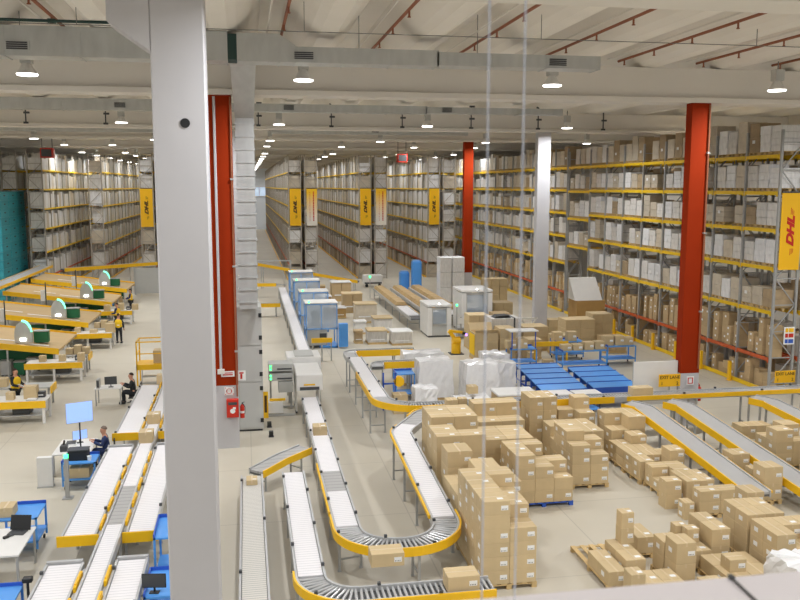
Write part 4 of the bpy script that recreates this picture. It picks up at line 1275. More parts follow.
# ------------------------------------------------------------------ packing stations at the left
def parcel(*a, **k):
    o = carton(*a, **k); o.name = 'parcel'
    return o
STY = [43.9, 52.1, 61.2, 69.0]
BYC = [44.15, 52.35, 61.45, 69.25]
SN = ['nearest', 'second', 'third', 'farthest']
for k, y in enumerate(STY):
    t = thing('chute_deck', '%s of the four brown sloping decks with yellow edge at the left' % SN[k], 'deck', (-9.2, y, 0))
    D = 4.6
    obj('deck_top', MB().m('deck').hexa([(0, 0, 1.22), (0, D, 1.22), (-7, D, 2.15), (-7, 0, 2.15), (0, 0, 1.32), (0, D, 1.32), (-7, D, 2.25), (-7, 0, 2.25)]), t)
    obj('front_edge', MB().m('yellow').hexa([(0, -.05, 1.08), (0, 0, 1.08), (-7, 0, 2.01), (-7, -.05, 2.01), (0, -.05, 1.38), (0, 0, 1.38), (-7, 0, 2.31), (-7, -.05, 2.31)]), t)
    obj('rear_edge', MB().m('yellow').hexa([(0, D, 1.1), (0, D + .05, 1.1), (-7, D + .05, 2.03), (-7, D, 2.03), (0, D, 1.42), (0, D + .05, 1.42), (-7, D + .05, 2.35), (-7, D, 2.35)]), t)
    for i, u in enumerate((.6, 2.2, 4.0)):
        zz = 1.33 + u * .133
        obj('white_strip', MB().m('label').hexa([(-u, .6 + i * .5, zz), (-u, .75 + i * .5, zz), (-u - 1.4, .75 + i * .5, zz + .186), (-u - 1.4, .6 + i * .5, zz + .186), (-u, .6 + i * .5, zz + .012), (-u, .75 + i * .5, zz + .012), (-u - 1.4, .75 + i * .5, zz + .198), (-u - 1.4, .6 + i * .5, zz + .198)]), t)
    for u in (.25, 2.4, 4.6, 6.8):
        for v in (.1, D - .1): obj('leg', MB().m('steel').box(-u - .04, -u + .04, v - .04, v + .04, 0, 1.2 + u * .133), t)
    obj('skirt', MB().m('green').box(-3.4, -.4, 1.0, 1.05, .45, 1.2), t)
    # half-dome signal hood standing on the deck
    t = thing('signal_hood', 'grey half-round hood with green lit rim on the %s sloping deck' % SN[k], 'signal lamp', (-10.95, y + .55, 1.625))
    t.scale = (.85, .85, .85)
    pts = [(math.cos(a) * .48, math.sin(a) * .85 + .42) for a in [PI * i / 14 for i in range(15)]]
    obj('hood', MB().m('galv').prism([(-.48, .0)] + [(p[0], p[1]) for p in reversed(pts)] + [(.48, .0)], 'y', 0, .3), t)
    arc = [(math.cos(a) * .5, math.sin(a) * .87 + .42) for a in [PI * (.08 + .44 * i / 8) for i in range(9)]]
    g = MB().m('greenled')
    for p, q in zip(arc, arc[1:]): g.bar((p[0], -.02, p[1]), (q[0], -.02, q[1]), .06, .11)
    obj('green_rim', g, t)
    obj('white_lamp', MB().m('whiteled').box(-.16, .16, -.06, -.0, .12, .26), t)
    obj('foot', MB().m('dark').box(-.1, .1, .1, .25, .0, .04), t)
    t = thing('green_bin', 'green panel box behind the hood of the %s sloping deck' % SN[k], 'box', (-10.25, y + 1.3, 1.515))
    obj('body', MB().m('green').cbox(-.35, .35, -.2, .2, .0, .55, .03), t); obj('top', MB().m('steel').box(-.37, .37, -.22, .22, .55, .6), t)

for k, y in enumerate(BYC):
    r5 = random.Random(50 + k)
    for q in range(4):
        x = -11.8 + q * .62
        hh = r5.uniform(.5, 1.0)
        t = thing('storage_bin', '%s storage bin from the left under the edge of the %s sloping deck' % (nth(q), SN[k]), 'bin', (x, y + .35, 0), 0, 'bins before the sloping decks')
        kk = r5.choice(('dark', 'green', 'steel', 'kraft2', 'blue'))
        obj('body', MB().m(kk).cbox(-.26, .26, -.24, .24, .06, hh, .03), t)
        obj('rim', MB().m('steel').box(-.28, .28, -.26, .26, hh, hh + .03), t)
        for a in (-.2, .2): obj('foot', MB().m('black').box(a - .04, a + .04, -.2, .2, 0, .06), t)

def bench(label, x0, x1, y, d=1.15, z=.9, extra=True):
    t = thing('packing_bench', label, 'bench', (x0, y, 0)); w = x1 - x0
    obj('worktop', MB().m('whitep').box(0, w, 0, d, z - .05, z), t)
    obj('yellow_edge', MB().m('yellow').box(-.02, w + .02, -.05, 0, z - .26, z + .02), t)
    for x in (.08, w / 2, w - .08):
        for yy in (.06, d - .06): obj('leg', MB().m('whitep').box(x - .05, x + .05, yy - .05, yy + .05, 0, z - .05), t)
    obj('lower_shelf', MB().m('steel').box(.1, w - .1, .1, d - .1, .3, .34), t)
    return t
BY = [(35.0, -12.0, -7.95), (42.6, -10.5, -7.9), (50.9, -10.4, -7.75), (60.0, -10.1, -7.75)]
for k, (y, x0, x1) in enumerate(BY):
    bench('%s white packing bench with yellow front edge at the left' % SN[k], x0, x1, y)
    r6 = random.Random(30 + k)
    for q in range(3):
        x = x0 + .7 + q * .9 if k else x0 + 1.9 + q * .75
        w, d, h = r6.uniform(.3, .5), r6.uniform(.3, .45), r6.uniform(.2, .5)
        parcel(x, y + .45 + r6.uniform(-.1, .2), .902, round(w, 1), round(d, 1), round(h, 1), '%s carton from the left on the %s packing bench' % (nth(q), SN[k]), (), 0, 'cartons on the packing benches')
    t = thing('document_tray', 'white paper tray on the %s packing bench' % SN[k], 'tray', (x1 - .55, y + .3, .902))
    obj('tray', MB().m('panelgrey').box(-.2, .2, -.15, .15, 0, .03), t); obj('paper', MB().m('label').box(-.17, .17, -.12, .12, .03, .05), t)
    t = thing('label_printer', 'dark label printer on the %s packing bench' % SN[k], 'printer', (x1 - .3, y + .8, .902))
    obj('body', MB().m('dark').cbox(-.15, .15, -.15, .15, 0, .22, .02), t); obj('slot', MB().m('label').box(-.1, .1, -.156, -.15, .08, .12), t)
    t = thing('wire_bin', 'grey bin under the %s packing bench' % SN[k], 'bin', (x1 - .95, y + .55, .344))
    obj('body', MB().m('dark').cbox(-.35, .3, -.3, .3, 0, .3, .02), t); obj('rim', MB().m('steel').box(-.37, .32, -.32, .32, .3, .33), t)
    if k < 3:
        t = thing('sorting_table', 'grey side table with cartons between the %s bench and the deck above' % SN[k], 'table', ((x0 + .1) if k == 0 else -9.15, y + (2.6 if k == 0 else 1.9), 0))
        obj('top', MB().m('panelgrey').box(0, 1.2 if k else 3.6, 0, 1.0, .82, .88), t)
        for x in (.1, 1.1 if k else 3.5): obj('leg', MB().m('steel').box(x - .04, x + .04, .1, .18, 0, .82), t); obj('leg', MB().m('steel').box(x - .04, x + .04, .8, .88, 0, .82), t)
        obj('yellow_edge', MB().m('yellow').box(1.2 if k else 3.6, 1.25 if k else 3.65, 0, 1.0, .6, .9), t)
        for q in range(3): parcel((x0 + .45 + q * .6) if k == 0 else -8.9 + q * .4, y + (3.1 if k == 0 else 2.4), .882, .5 if k == 0 else .34, .4, [.3, .45, .35][q], '%s carton on the side table behind the %s bench' % (nth(q), SN[k]), (), 0, 'cartons on the side tables')

conveyor('grey sorter conveyor with yellow rails rising along the far left', [(-16.75, 76.8, 2.6), (-16.75, 40, 2.6)], .9, belts=[(0, 36.8, 'beltgrey')], guards=[(1, 0, 36.8, .2), (-1, 0, 36.8, .2)], legs=4.2)
conveyor('yellow-edged feeder belt beyond the farthest sloping deck', [(-15.5, 77, 2.3), (-7.0, 83, 2.3)], .7, belts=[(0, 12, 'beltgrey')], guards=[(-1, 0, 12, .3)], legs=3)
t = thing('shaded_floor_sheet', 'grey sheet standing for shaded floor beyond the far packing deck, white lamp on it', 'partition', (-9.6, 76.5, 0))  # upright grey sheet; its colour stands in for aisle floor in shade
obj('panel', MB().m('panelgrey').box(0, 4.6, 0, .06, .1, 2.3), t); obj('lamp', MB().m('whiteled').box(3.75, 4.05, -.05, 0, 1.3, 1.5), t)
for x in (.1, 4.5): obj('post', MB().m('steel').box(x - .05, x + .05, -.04, .1, 0, 2.4), t)
for i in range(3):
    t = thing('floor_stand', ['first', 'second', 'third'][i] + ' thin dark post standing between the sloping decks', 'post', (-13.2 + i * .3, 50.0 + 8.6 * i, 0))
    obj('pole', MB().m('dark').cyl((0, 0, 0), (0, 0, 3.1), .035, 8), t); obj('foot', MB().m('dark').box(-.2, .2, -.2, .2, 0, .03), t); obj('box', MB().m('whitep').box(-.3, -.05, -.1, .1, 1.9, 2.6), t)

# yellow steps beyond the lanes
t = thing('step_platform', 'yellow railed step platform with a carton, beyond the lanes', 'platform', (-5.2, 41.0, 0))
obj('deck', MB().m('yellow').box(0, 1.6, 0, 1.2, .75, 1.0), t)
for z, y in ((.25, -.5), (.5, -.25)): obj('step', MB().m('steel').box(.3, 1.6, y, y + .25, z - .05, z), t)
for x in (.03, 1.57):
    for y in (.03, 1.17): obj('rail_post', MB().m('yellow').box(x - .03, x + .03, y - .03, y + .03, 0, 2.1), t)
obj('hand_rail', MB().m('yellow').box(0, 1.6, 0, .05, 2.05, 2.1).box(0, 1.6, 1.15, 1.2, 2.05, 2.1).box(0, .05, 0, 1.2, 2.05, 2.1).box(0, 1.6, 0, .04, 1.5, 1.54).box(0, .05, 0, 1.2, 1.5, 1.54), t)
obj('stringer', MB().m('steel').bar((.28, -.55, .05), (.28, 0, .75), .05).bar((1.58, -.55, .05), (1.58, 0, .75), .05), t)
carton(-4.1, 41.6, 1.002, .7, .6, .6, 'carton standing on the yellow railed step platform', ())

# ------------------------------------------------------------------ desks
def desk(label, x, y, w, d, key='whitep', z=.76):
    t = thing('work_desk', label, 'desk', (x, y, 0))
    obj('top', MB().m(key).box(0, w, 0, d, z - .04, z), t)
    for a in (.05, w - .05):
        for b_ in (.05, d - .05): obj('leg', MB().m('steel').box(a - .025, a + .025, b_ - .025, b_ + .025, 0, z - .04), t)
    return t
def monitor(label, x, y, z, w, h, rot, lit=False, nm='monitor', stem_h=.12):
    t = thing(nm, label, 'monitor', (x, y, z), rot)
    obj('foot', MB().m('black').box(-.1, .1, -.07, .07, 0, .015), t)
    obj('stem', MB().m('black').box(-.02, .02, -.0, .03, .015, stem_h + h * .4), t)
    c = obj('casing', MB().m('black' if not lit else 'panelgrey').cbox(-w / 2, w / 2, -.03, 0, stem_h, stem_h + h, .006), t)
    obj('screen', MB().m('screen' if lit else 'dark').box(-w / 2 + .015, w / 2 - .015, -.034, -.03, stem_h + .015, stem_h + h - .015), c)
    return t
def keyboard(label, x, y, z, rot=0):
    t = thing('keyboard', label, 'keyboard', (x, y, z), rot)
    obj('body', MB().m('black').box(-.2, .2, -.07, .07, 0, .02), t)
    obj('keys', MB().m('dark').box(-.18, .18, -.055, .055, .02, .027), t)
desk('white work desk where the man in navy sits', -6.3, 28.2, 1.15, 1.7)
monitor('large pale blue lit screen on a stand at the desk of the man in navy', -5.45, 28.5, .762, 0.84, .68, .4, True, stem_h=.95)
monitor('small monitor beneath the large lit screen', -5.65, 29.45, .762, .5, .32, .5, True)
keyboard('keyboard on the desk of the man in navy', -5.35, 28.7, .762, 1.4)
t = thing('desk_clutter_box', 'grey scanner cradle on the desk of the man in navy', 'scanner', (-6.0, 28.6, .762))
obj('cradle', MB().m('dark').cbox(-.1, .12, -.15, .15, 0, .2, .03), t); obj('handle', MB().m('black').bar((0, 0, .2), (.05, -.1, .36), .05), t)
t = thing('paper_tray', 'white papers stacked on the desk of the man in navy', 'papers', (-5.9, 29.3, .762))
obj('sheet_block', MB().m('label').box(-.15, .15, -.2, .2, 0, .06, .3), t); obj('clip_board', MB().m('dark').box(-.15, .15, -.2, .2, .06, .07, .1), t)
def blue_cart(label, x, y, w, d, h, rot=0):
    t = thing('blue_cart', label, 'cart', (x, y, 0), rot)
    for a in (0, w - .05):
        for b_ in (0, d - .05): obj('post', MB().m('blue').box(a, a + .05, b_, b_ + .05, .12, h), t)
    obj('top', MB().m('blue').box(0, w, 0, d, h - .04, h), t)
    obj('lower_shelf', MB().m('blue').box(0, w, 0, d, .3, .34), t)
    obj('lip', MB().m('bluedk').box(0, w, d - .03, d, h, h + .08).box(0, .03, 0, d, h, h + .08), t)
    for a in (.08, w - .08):
        for b_ in (.08, d - .08): obj('caster', MB().m('black').cyl((a - .02, b_, .06), (a + .02, b_, .06), .06, 10), t)
    return t
blue_cart('blue trolley in front of the desk of the man in navy', -5.75, 26.9, 1.0, .9, .85)
t = thing('dark_tote', 'dark tote on the blue trolley before the desk', 'tote', (-5.3, 27.35, .852)); obj('body', MB().m('darkcloth').cbox(-.3, .3, -.2, .2, 0, .3, .03), t); obj('rim', MB().m('dark').box(-.31, .31, -.21, .21, .3, .33), t)
t = thing('paper_cup', 'white cup on the blue trolley before the desk', 'cup', (-4.95, 27.1, .852)); obj('cup', MB().m('label').cyl((0, 0, 0), (0, 0, .14), .05, 12, .065), t); obj('rim', MB().m('label').cyl((0, 0, .14), (0, 0, .15), .07, 12), t)
carton(-5.25, 27.3, .342, .6, .6, .3, 'brown carton on the lower shelf of the blue trolley', ())
t = thing('signal_post', 'pale grey post with green light beside the blue trolley', 'signal post', (-5.45, 26.2, 0))
obj('post', MB().m('steel').box(-.06, .06, -.06, .06, 0, 1.25), t); obj('light', MB().m('greendot').cyl((0, 0, 1.25), (0, 0, 1.35), .07, 10), t); obj('foot', MB().m('steel').box(-.15, .15, -.15, .15, 0, .03), t)
t = thing('signal_post', 'white box post left of the desk of the man in navy', 'signal post', (-6.35, 27.4, 0))
obj('post', MB().m('whitep').box(-.2, .25, -.1, .1, 0, .95), t); obj('foot', MB().m('steel').box(-.22, .27, -.15, .15, 0, .03), t)
# small desk with the person in dark clothes
desk('small grey desk with dark monitor where the person in dark clothes sits', -6.5, 37.4, 1.1, .75)
monitor('dark monitor on the small grey desk', -5.85, 37.65, .762, .5, .34, .1)
t = thing('desktop_tower', 'thin grey computer tower on the small grey desk', 'computer', (-6.35, 37.6, .762)); obj('case', MB().m('panelgrey').cbox(-.06, .06, -.2, .2, 0, .4, .01), t); obj('front', MB().m('dark').box(-.05, .05, -.206, -.2, .05, .35), t)

# lower left: white table, blue carts, laptops
desk('white table cut off by the left edge, bottom left', -7.0, 20.0, 1.7, 1.7, 'whitep', .92)
blue_cart('blue cart behind the white table at the left edge', -6.45, 22.2, 1.05, 1.1, .95)
blue_cart('blue cart in the bottom left corner', -6.05, 17.9, 1.1, 1.0, .7)
t = thing('laptop', 'open black laptop on the corner of the white table', 'laptop', (-5.65, 21.35, .922), -.2)
obj('base', MB().m('dark').box(-.2, .2, -.14, .14, 0, .02), t); obj('screen_lid', MB().m('black').hexa([(-.25, .14, .02), (.25, .14, .02), (.25, .16, .02), (-.25, .16, .02), (-.25, .24, .36), (.25, .24, .36), (.25, .26, .36), (-.25, .26, .36)]), t)
for i in range(3):
    t = thing('hand_scanner', '%s black hand scanner lying on the white table at the left edge' % nth(i), 'scanner', (-6.4 + .28 * i, 20.4 + .33 * i, .922), .8)
    obj('head', MB().m('black').cbox(-.07, .07, -.04, .04, 0, .06, .015), t); obj('grip', MB().m('dark').bar((.05, 0, .02), (.2, 0, .02), .04), t)
carton(-6.2, 22.6, .953, .4, .5, .25, 'low carton on the blue cart behind the white table', ())
t = thing('swivel_stand', 'black swivel stand in front of the blue corner cart', 'stand', (-4.78, 18.6, 0)); obj('post', MB().m('black').cyl((0, 0, .03), (0, 0, .9), .03, 8), t); obj('foot', MB().m('black').cyl((0, 0, 0), (0, 0, .03), .22, 14), t); obj('head', MB().m('black').cbox(-.1, .1, -.08, .08, .9, 1.0, .02), t)
blue_cart('blue table right of the lanes, half behind the nearest white column', -2.26, 17.4, .7, 1.3, .9)
blue_cart('taller blue cart right of the lanes, behind the nearest white column', -2.26, 19.5, .8, 1.3, 1.3)
monitor('dark flat monitor over the right lane near the column', -2.05, 17.6, .902, .5, .3, -.15)
t = thing('floor_mat', 'dark grey mat on the floor by the left edge', 'mat', (-8.3, 24.6, 0)); obj('mat', MB().m('dark').box(0, 1.9, 0, 1.0, .002, .014), t); obj('edge', MB().m('under').box(-.03, 1.93, -.03, 1.03, 0.001, .008), t)

# ------------------------------------------------------------------ people
def skin_obj(name, verts, edges, radii, key, parent, root=0, sub=2):
    me = bpy.data.meshes.new(name); me.from_pydata(verts, edges, [])
    me.materials.append(M[key])
    o = link(name, me, parent)
    md = o.modifiers.new('skin', 'SKIN'); md.use_smooth_shade = True
    lay = me.skin_vertices[0].data if len(me.skin_vertices) else None
    for i, r in enumerate(radii):
        lay[i].radius = (r, r) if not isinstance(r, tuple) else r
        lay[i].use_root = i == root
    s = o.modifiers.new('sub', 'SUBSURF'); s.levels = sub; s.render_levels = sub
    return o
def person(label, x, y, rot, pose, top, legs, hair='hair', vest=None, z=0, bald=False):
    """front faces -y before rotation"""
    t = thing('person', label, 'person', (x, y, z), rot)
    sit = pose == 'sit'
    hz = .5 if sit else .95
    V, E, Rr = [], [], []
    def add(p, r, parent=None):
        V.append(p); Rr.append(r)
        if parent is not None: E.append((parent, len(V) - 1))
        return len(V) - 1
    dz = hz - .95; ly = -.06 if sit else 0.0
    pel = add((0, 0, .97 + dz), (.165, .125))
    wa = add((0, ly * .3, 1.15 + dz), (.16, .12), pel)
    ch = add((0, ly * .6, 1.36 + dz), (.18, .13), wa)
    nk = add((0, ly - .01, 1.5 + dz), .06, ch)
    h1 = add((0, ly - .02, 1.58 + dz), (.082, .092), nk)
    h2 = add((0, ly - .02, 1.66 + dz), (.092, .112), h1)
    h3 = add((0, ly - .01, 1.74 + dz), (.078, .095), h2)
    nose = add((0, ly - .125, 1.635 + dz), .014, h2)
    arms = []
    for s in (-1, 1):
        sh = add((s * .19, ly * .6, 1.42 + dz), .062, ch)
        if pose == 'stand': el, wr = (s * .25, .0, 1.14), (s * .26, -.1, .9)
        elif pose == 'work': el, wr = (s * .24, -.05, 1.15), (s * .16, -.32, 1.08)
        else: el, wr = (s * .24, -.14, 1.18 + dz), (s * .13, -.4, 1.3 + dz)
        e = add(el, .046, sh); w = add(wr, .032, e)
        d = (Vector(wr) - Vector(el)).normalized(); pm = Vector(wr) + d * .07
        p = add(tuple(pm), .034, w)
        side = Vector((1, 0, 0)) if abs(d.x) < .8 else Vector((0, 1, 0))
        for q in range(4):
            f0 = pm + d * .035 + side * (q - 1.5) * .018
            f1 = f0 + d * (.035, .042, .04, .03)[q] + Vector((0, 0, -.006)); f2 = f1 + d * .025 + Vector((0, 0, -.014))
            a = add(tuple(f0), .0085, p); b_ = add(tuple(f1), .008, a); add(tuple(f2), .007, b_)
        th0 = Vector(wr) + d * .03 - side * s * .03
        a = add(tuple(th0), .01, w); add(tuple(th0 + d * .045 - side * s * .02), .008, a)
        arms.append((sh, e, w))
    lg = []
    for s in (-1, 1):
        hp = add((s * .095, 0, .9 + dz), .092, pel)
        if sit: kn, an = (s * .12, -.42, .52), (s * .12, -.4, .09)
        elif pose == 'stand': kn, an = (s * .11, -.02, .5), (s * .12, .0, .09)
        else: kn, an = (s * .1, -.02, .5), (s * .11, .02, .09)
        k = add(kn, .062, hp); a = add(an, .042, k)
        ft = add((an[0], an[1] - .12, .045), .036, a)
        lg.append((hp, k, a, ft))
    nb = len(V)
    RB = [((r[0] * .8, r[1] * .8) if isinstance(r, tuple) else r * .8) if i in (pel, wa, ch) or i in [q for l in lg for q in l[:3]] or i in [q for a in arms for q in a[:2]] else r for i, r in enumerate(Rr)]
    skin_obj('body', list(V), list(E), RB, 'skin', t)
    lowb = add((0, 0, .84 + dz), (.14, .1)); nkb = add((0, ly * .6, 1.46 + dz), (.09, .07))
    def garment(name, chains, grow, key):
        vs, es, rs, mp = [], [], [], {}
        for c in chains:
            for i, (idx, f) in enumerate(c):
                kx = (idx, 0)
                if kx not in mp:
                    mp[kx] = len(vs); vs.append(V[idx])
                    r = Rr[idx]; r = r if isinstance(r, tuple) else (r, r)
                    rs.append((r[0] * f + grow, r[1] * f + grow))
                if i: es.append((mp[(c[i - 1][0], 0)], mp[kx]))
        return skin_obj(name, vs, es, rs, key, t)
    garment('shirt', [[(pel, 1), (wa, 1), (ch, 1)]] + [[(ch, 1), (a[0], 1), (a[1], 1), (a[2], 1)] for a in arms], .02, top)
    garment('trousers', [[(pel, 1.0), (l[0], 1), (l[1], 1), (l[2], 1)] for l in lg], .018, legs)
    for l in lg:
        an = V[l[2]]
        b = MB().m('black').cbox(an[0] - .05, an[0] + .05, an[1] - .2, an[1] + .07, 0, .1, .025)
        obj('shoe', b, t)
    if vest:
        v = garment('vest', [[(lowb, 1), (pel, 1), (wa, 1.05), (ch, 1.08), (nkb, 1)], [(ch, 1), (arms[0][0], 1.0)], [(ch, 1), (arms[1][0], 1.0)]], .055, vest)
        obj('reflective_band', MB().m('label').cyl((0, ly * .3, 1.09 + dz), (0, ly * .3, 1.13 + dz), .21, 18), t).scale = (1, .8, 1)
    hb = MB().m(hair)
    nseg = 12
    for rg in range(4):
        aa = [0.05, .55, 1.05, 1.5][rg]
        for i in range(nseg):
            tt = 2 * PI * i / nseg
            back = .5 + .5 * math.sin(tt)
            zz = math.cos(aa * (.75 + .4 * back)) * .115
            rr_ = math.sin(min(aa * (.75 + .4 * back), 1.7))
            hb.v.append((math.cos(tt) * rr_ * .088, ly + math.sin(tt) * rr_ * .11 + .0, 1.685 + dz + zz))
    hb.m(hair)
    hb.face(list(range(nseg)))
    for rg in range(3):
        for i in range(nseg):
            j = (i + 1) % nseg
            hb.face([rg * nseg + i, rg * nseg + j, (rg + 1) * nseg + j, (rg + 1) * nseg + i])
    obj('hair', hb, t)
    for s in (-1, 1):
        obj('eye', MB().m('ink').cbox(s * .032 - .01, s * .032 + .01, ly - .118, ly - .105, 1.66 + dz, 1.672 + dz, .003), t)
        obj('ear', MB().m('skin').cbox(s * .083 - .008, s * .083 + .008, ly - .02, ly + .02, 1.62 + dz, 1.68 + dz, .004), t)
    obj('mouth', MB().m('redgloss').box(-.022, .022, ly - .112, ly - .1, 1.588 + dz, 1.595 + dz), t)
    return t
person('person standing in yellow vest and dark trousers, seen from behind, on the open floor', -7.6, 52.75, PI * 0.98, 'stand', 'darkcloth', 'darkcloth', vest='vest')
person('person in yellow vest with dark sleeves working at the nearest packing bench', -9.6, 37.3, PI * .35, 'work', 'darkcloth', 'darkcloth', vest='vest')
person('person in yellow vest working between the third bench and the deck', -8.35, 57.6, -PI * .6, 'work', 'navy', 'darkcloth', vest='vest')
person('person in yellow vest at the end of the third sloping deck', -8.5, 65.4, -PI * .5, 'work', 'navy', 'darkcloth', vest='vest')
person('seated man in navy jacket facing the desk with the large lit screen', -4.78, 29.3, -PI * .46, 'sit', 'navy', 'navy', hair='hairgrey')
person('seated person in dark clothes at the small grey desk by the lanes', -4.95, 37.75, -PI * .5, 'sit', 'darkcloth', 'darkcloth')
def office_chair(label, x, y, rot):
    t = thing('office_chair', label, 'chair', (x, y, 0), rot)
    obj('seat', MB().m('black').cbox(-.22, .22, -.2, .2, .24, .3, .03), t)
    obj('backrest', MB().m('black').cbox(-.2, .2, .31, .36, .45, .9, .02), t)
    obj('column', MB().m('dark').cyl((0, 0, .08), (0, 0, .24), .03, 8), t)
    b = MB().m('dark')
    for i in range(5): a = 2 * PI * i / 5; b.bar((0, 0, .08), (math.cos(a) * .27, math.sin(a) * .27, .05), .04)
    obj('star_base', b, t)
    obj('backrest_bar', MB().m('dark').bar((0, .16, .26), (0, .33, .5), .04), t)
office_chair('black swivel chair under the man in navy', -4.86, 29.3, -PI * .46)
office_chair('black swivel chair under the person in dark clothes', -4.95, 37.75, -PI * .5)

# ------------------------------------------------------------------ middle ground: white-wrapped goods, blue carts, panel, piled cartons
def wrapped(label, x, y, w, d, h, key='plastic', seed=1):
    t = thing('wrapped_goods', label, 'wrapped goods', (x, y, 0))
    rq = random.Random(seed); b = MB().m(key)
    nz = 6; per = []
    for i in range(8): per.append((w * i / 8, 0))
    for i in range(6): per.append((w, d * i / 6))
    for i in range(8): per.append((w - w * i / 8, d))
    for i in range(6): per.append((0, d - d * i / 6))
    L = len(per)
    for q in range(nz):
        f = q / (nz - 1)
        for px, py in per:
            b.v.append((w / 2 + (px - w / 2) * (1 - .06 * f) + rq.uniform(-.03, .03), d / 2 + (py - d / 2) * (1 - .06 * f) + rq.uniform(-.03, .03), .14 + (h - .14) * f + (rq.uniform(-.05, .05) if 0 < q else 0)))
    for q in range(nz - 1):
        for i in range(L):
            j = (i + 1) % L; b.face([q * L + i, q * L + j, (q + 1) * L + j, (q + 1) * L + i])
    b.v.append((w / 2, d / 2, h + .03)); c = len(b.v) - 1
    for i in range(L): b.face([(nz - 1) * L + i, (nz - 1) * L + (i + 1) % L, c])
    obj('sheet', b, t)
    obj('base', MB().m('wood').box(.03, w - .03, .03, d - .03, 0, .13), t)
    return t
WG = [('white box pallet under sheet left of the centre group', 6.6, 33.6, 1.0, .8, 1.1), ('tall white-sheeted pallet in the centre group', 7.2, 35.8, 1.6, 1.2, 1.75),
      ('large white-sheeted pallet at the back of the centre group', 7.1, 38.8, 2.0, 1.2, 1.5), ('white-sheeted pallet with brown patch in the centre group', 9.0, 34.6, 1.5, 1.3, 1.8),
      ('slumped white-sheeted heap right of the centre group', 10.4, 36.0, 1.3, 1.1, 1.5), ('loose white sheeting heap beside the blue carts', 10.9, 38.5, 1.3, 1.2, 1.4), ('low white-sheeted box in front of the centre group', 7.95, 32.2, 1.5, .8, .95)]
for i, a in enumerate(WG): wrapped(*a, seed=i)
t = thing('white_topped_crate', 'wide brown crate with white lid before the blue carts', 'crate', (9.75, 32.2, 0))
obj('box', MB().m('kraft2').cbox(0, 1.6, 0, 1.1, .12, 1.0, .02), t); obj('lid', MB().m('whitep').cbox(-.05, 1.65, -.05, 1.15, 1.0, 1.08, .02), t); obj('base', MB().m('wood').box(0.05, 1.55, .05, 1.05, 0, .12), t)
obj('yellow_corner', MB().m('vest').box(-.06, .0, .1, .5, .3, .7), t)
carton(8.75, 32.6, 1.1 + .0, .4, .4, .3, 'small carton on the low white-sheeted box', ())
carton(6.1, 34.2, .002, .6, .6, .8, 'brown carton inside the left bend of the cross conveyor', ())
blue_cart('small blue table inside the left bend of the cross conveyor', 6.25, 36.0, .85, .8, 1.2)
t = thing('yellow_scanner_head', 'yellow scanner head on a blue frame inside the bend', 'scanner', (5.75, 34.6, 0)); obj('frame', MB().m('bluedk').box(-.3, -.24, 0, .06, 0, 1.6).box(.2, .26, 0, .06, 0, 1.6).box(-.3, .26, 0, .06, 1.1, 1.16), t); obj('head', MB().m('yellow').cyl((.4, 0, 1.2), (.4, .2, 1.2), .22, 14), t)

for i in range(9):
    left = i < 5; k = i if left else i - 5
    x = 12.35 + (-.28 * k if 0 else .0) if left else 14.55
    y = 37.4 - 1.02 * k - (0 if left else 1.0)
    t = thing('blue_slat_cart', ('%s blue flat-topped cart from the back, left-hand row' if left else '%s blue flat-topped cart from the back, right-hand row') % nth(k), 'cart', (x - k * .1, y, 0))
    w = 2.0
    obj('deck_panel', MB().m('blue').hexa([(0, 0, .84), (w, 0, .84), (w, .74, .92), (0, .74, .92), (0, 0, .88), (w, 0, .88), (w, .74, .96), (0, .74, .96)]), t)
    obj('rear_panel', MB().m('bluedk').box(0, w, .74, .78, .72, .99), t)
    obj('front_lip', MB().m('bluedk').box(0, w, -.03, 0, .6, .9), t)
    for a in (.0, w - .06):
        for b_ in (.02, .72): obj('leg', MB().m('bluedk').box(a, a + .06, b_, b_ + .06, .08, .84), t)
    for a in (.03, w - .03): obj('caster', MB().m('black').cyl((a - .02, .05, .04), (a + .02, .05, .04), .04, 8), t)
    obj('lower_bar', MB().m('bluedk').box(0, w, .02, .06, .3, .36).box(0, .06, .02, .84, .3, .36).box(w - .06, w, .02, .84, .3, .36), t)
for i, (x, y) in enumerate(((11.75, 32.15), (12.95, 32.0))):
    t = thing('white_topped_trolley', ['left of two small white-topped trolleys before the blue carts', 'right of two small white-topped trolleys before the blue carts'][i], 'trolley', (x, y, 0))
    obj('top', MB().m('whitep').box(0, 1.1, 0, .8, .92, .98), t)
    for a in (.05, 1.0):
        for b_ in (.05, .7): obj('leg', MB().m('dark').box(a, a + .05, b_, b_ + .05, 0, .92), t)
    obj('shelf', MB().m('blue').box(.05, 1.05, .05, .75, .3, .34), t)
# blue tables with cartons farther back
for i, (x, y, w) in enumerate(((13.2, 41.6, 1.4), (15.6, 40.6, 2.4), (16.2, 43.2, 1.6), (18.4, 41.5, 1.6))):
    blue_cart(['blue framed table with white top behind the blue carts', 'long blue table behind the right-hand row of blue carts', 'blue table with mixed cartons by the white column', 'blue rack trolley by the long rack'][i], x, y, w, .9, 1.0)
r8 = random.Random(12)
for q in range(14):
    x = [13.3, 13.9, 14.9, 15.9, 16.5, 17.1, 17.7, 16.4, 17.2, 18.6, 19.2, 15.0, 15.4, 19.7][q]
    y, z = [(42.0, 1.09), (42.0, 1.09), (43.2, .002), (41.0, 1.002), (41.0, 1.002), (41.0, 1.002), (41.1, 1.002), (43.6, 1.002), (43.6, 1.002), (42.0, 1.002), (42.0, 1.002), (38.9, .002), (42.2, .002), (42.0, 1.002)][q]
    if z == 1.09: z = 1.002
    carton(x, y, z, .5, .45, round(r8.uniform(.3, .6), 1), '%s of the mixed cartons around the blue tables behind the carts' % nth(q), (0,), 0, 'cartons around the blue tables')
t = thing('white_board', 'white board lying on the blue framed table', 'board', (13.15, 41.55, 1.75)); 
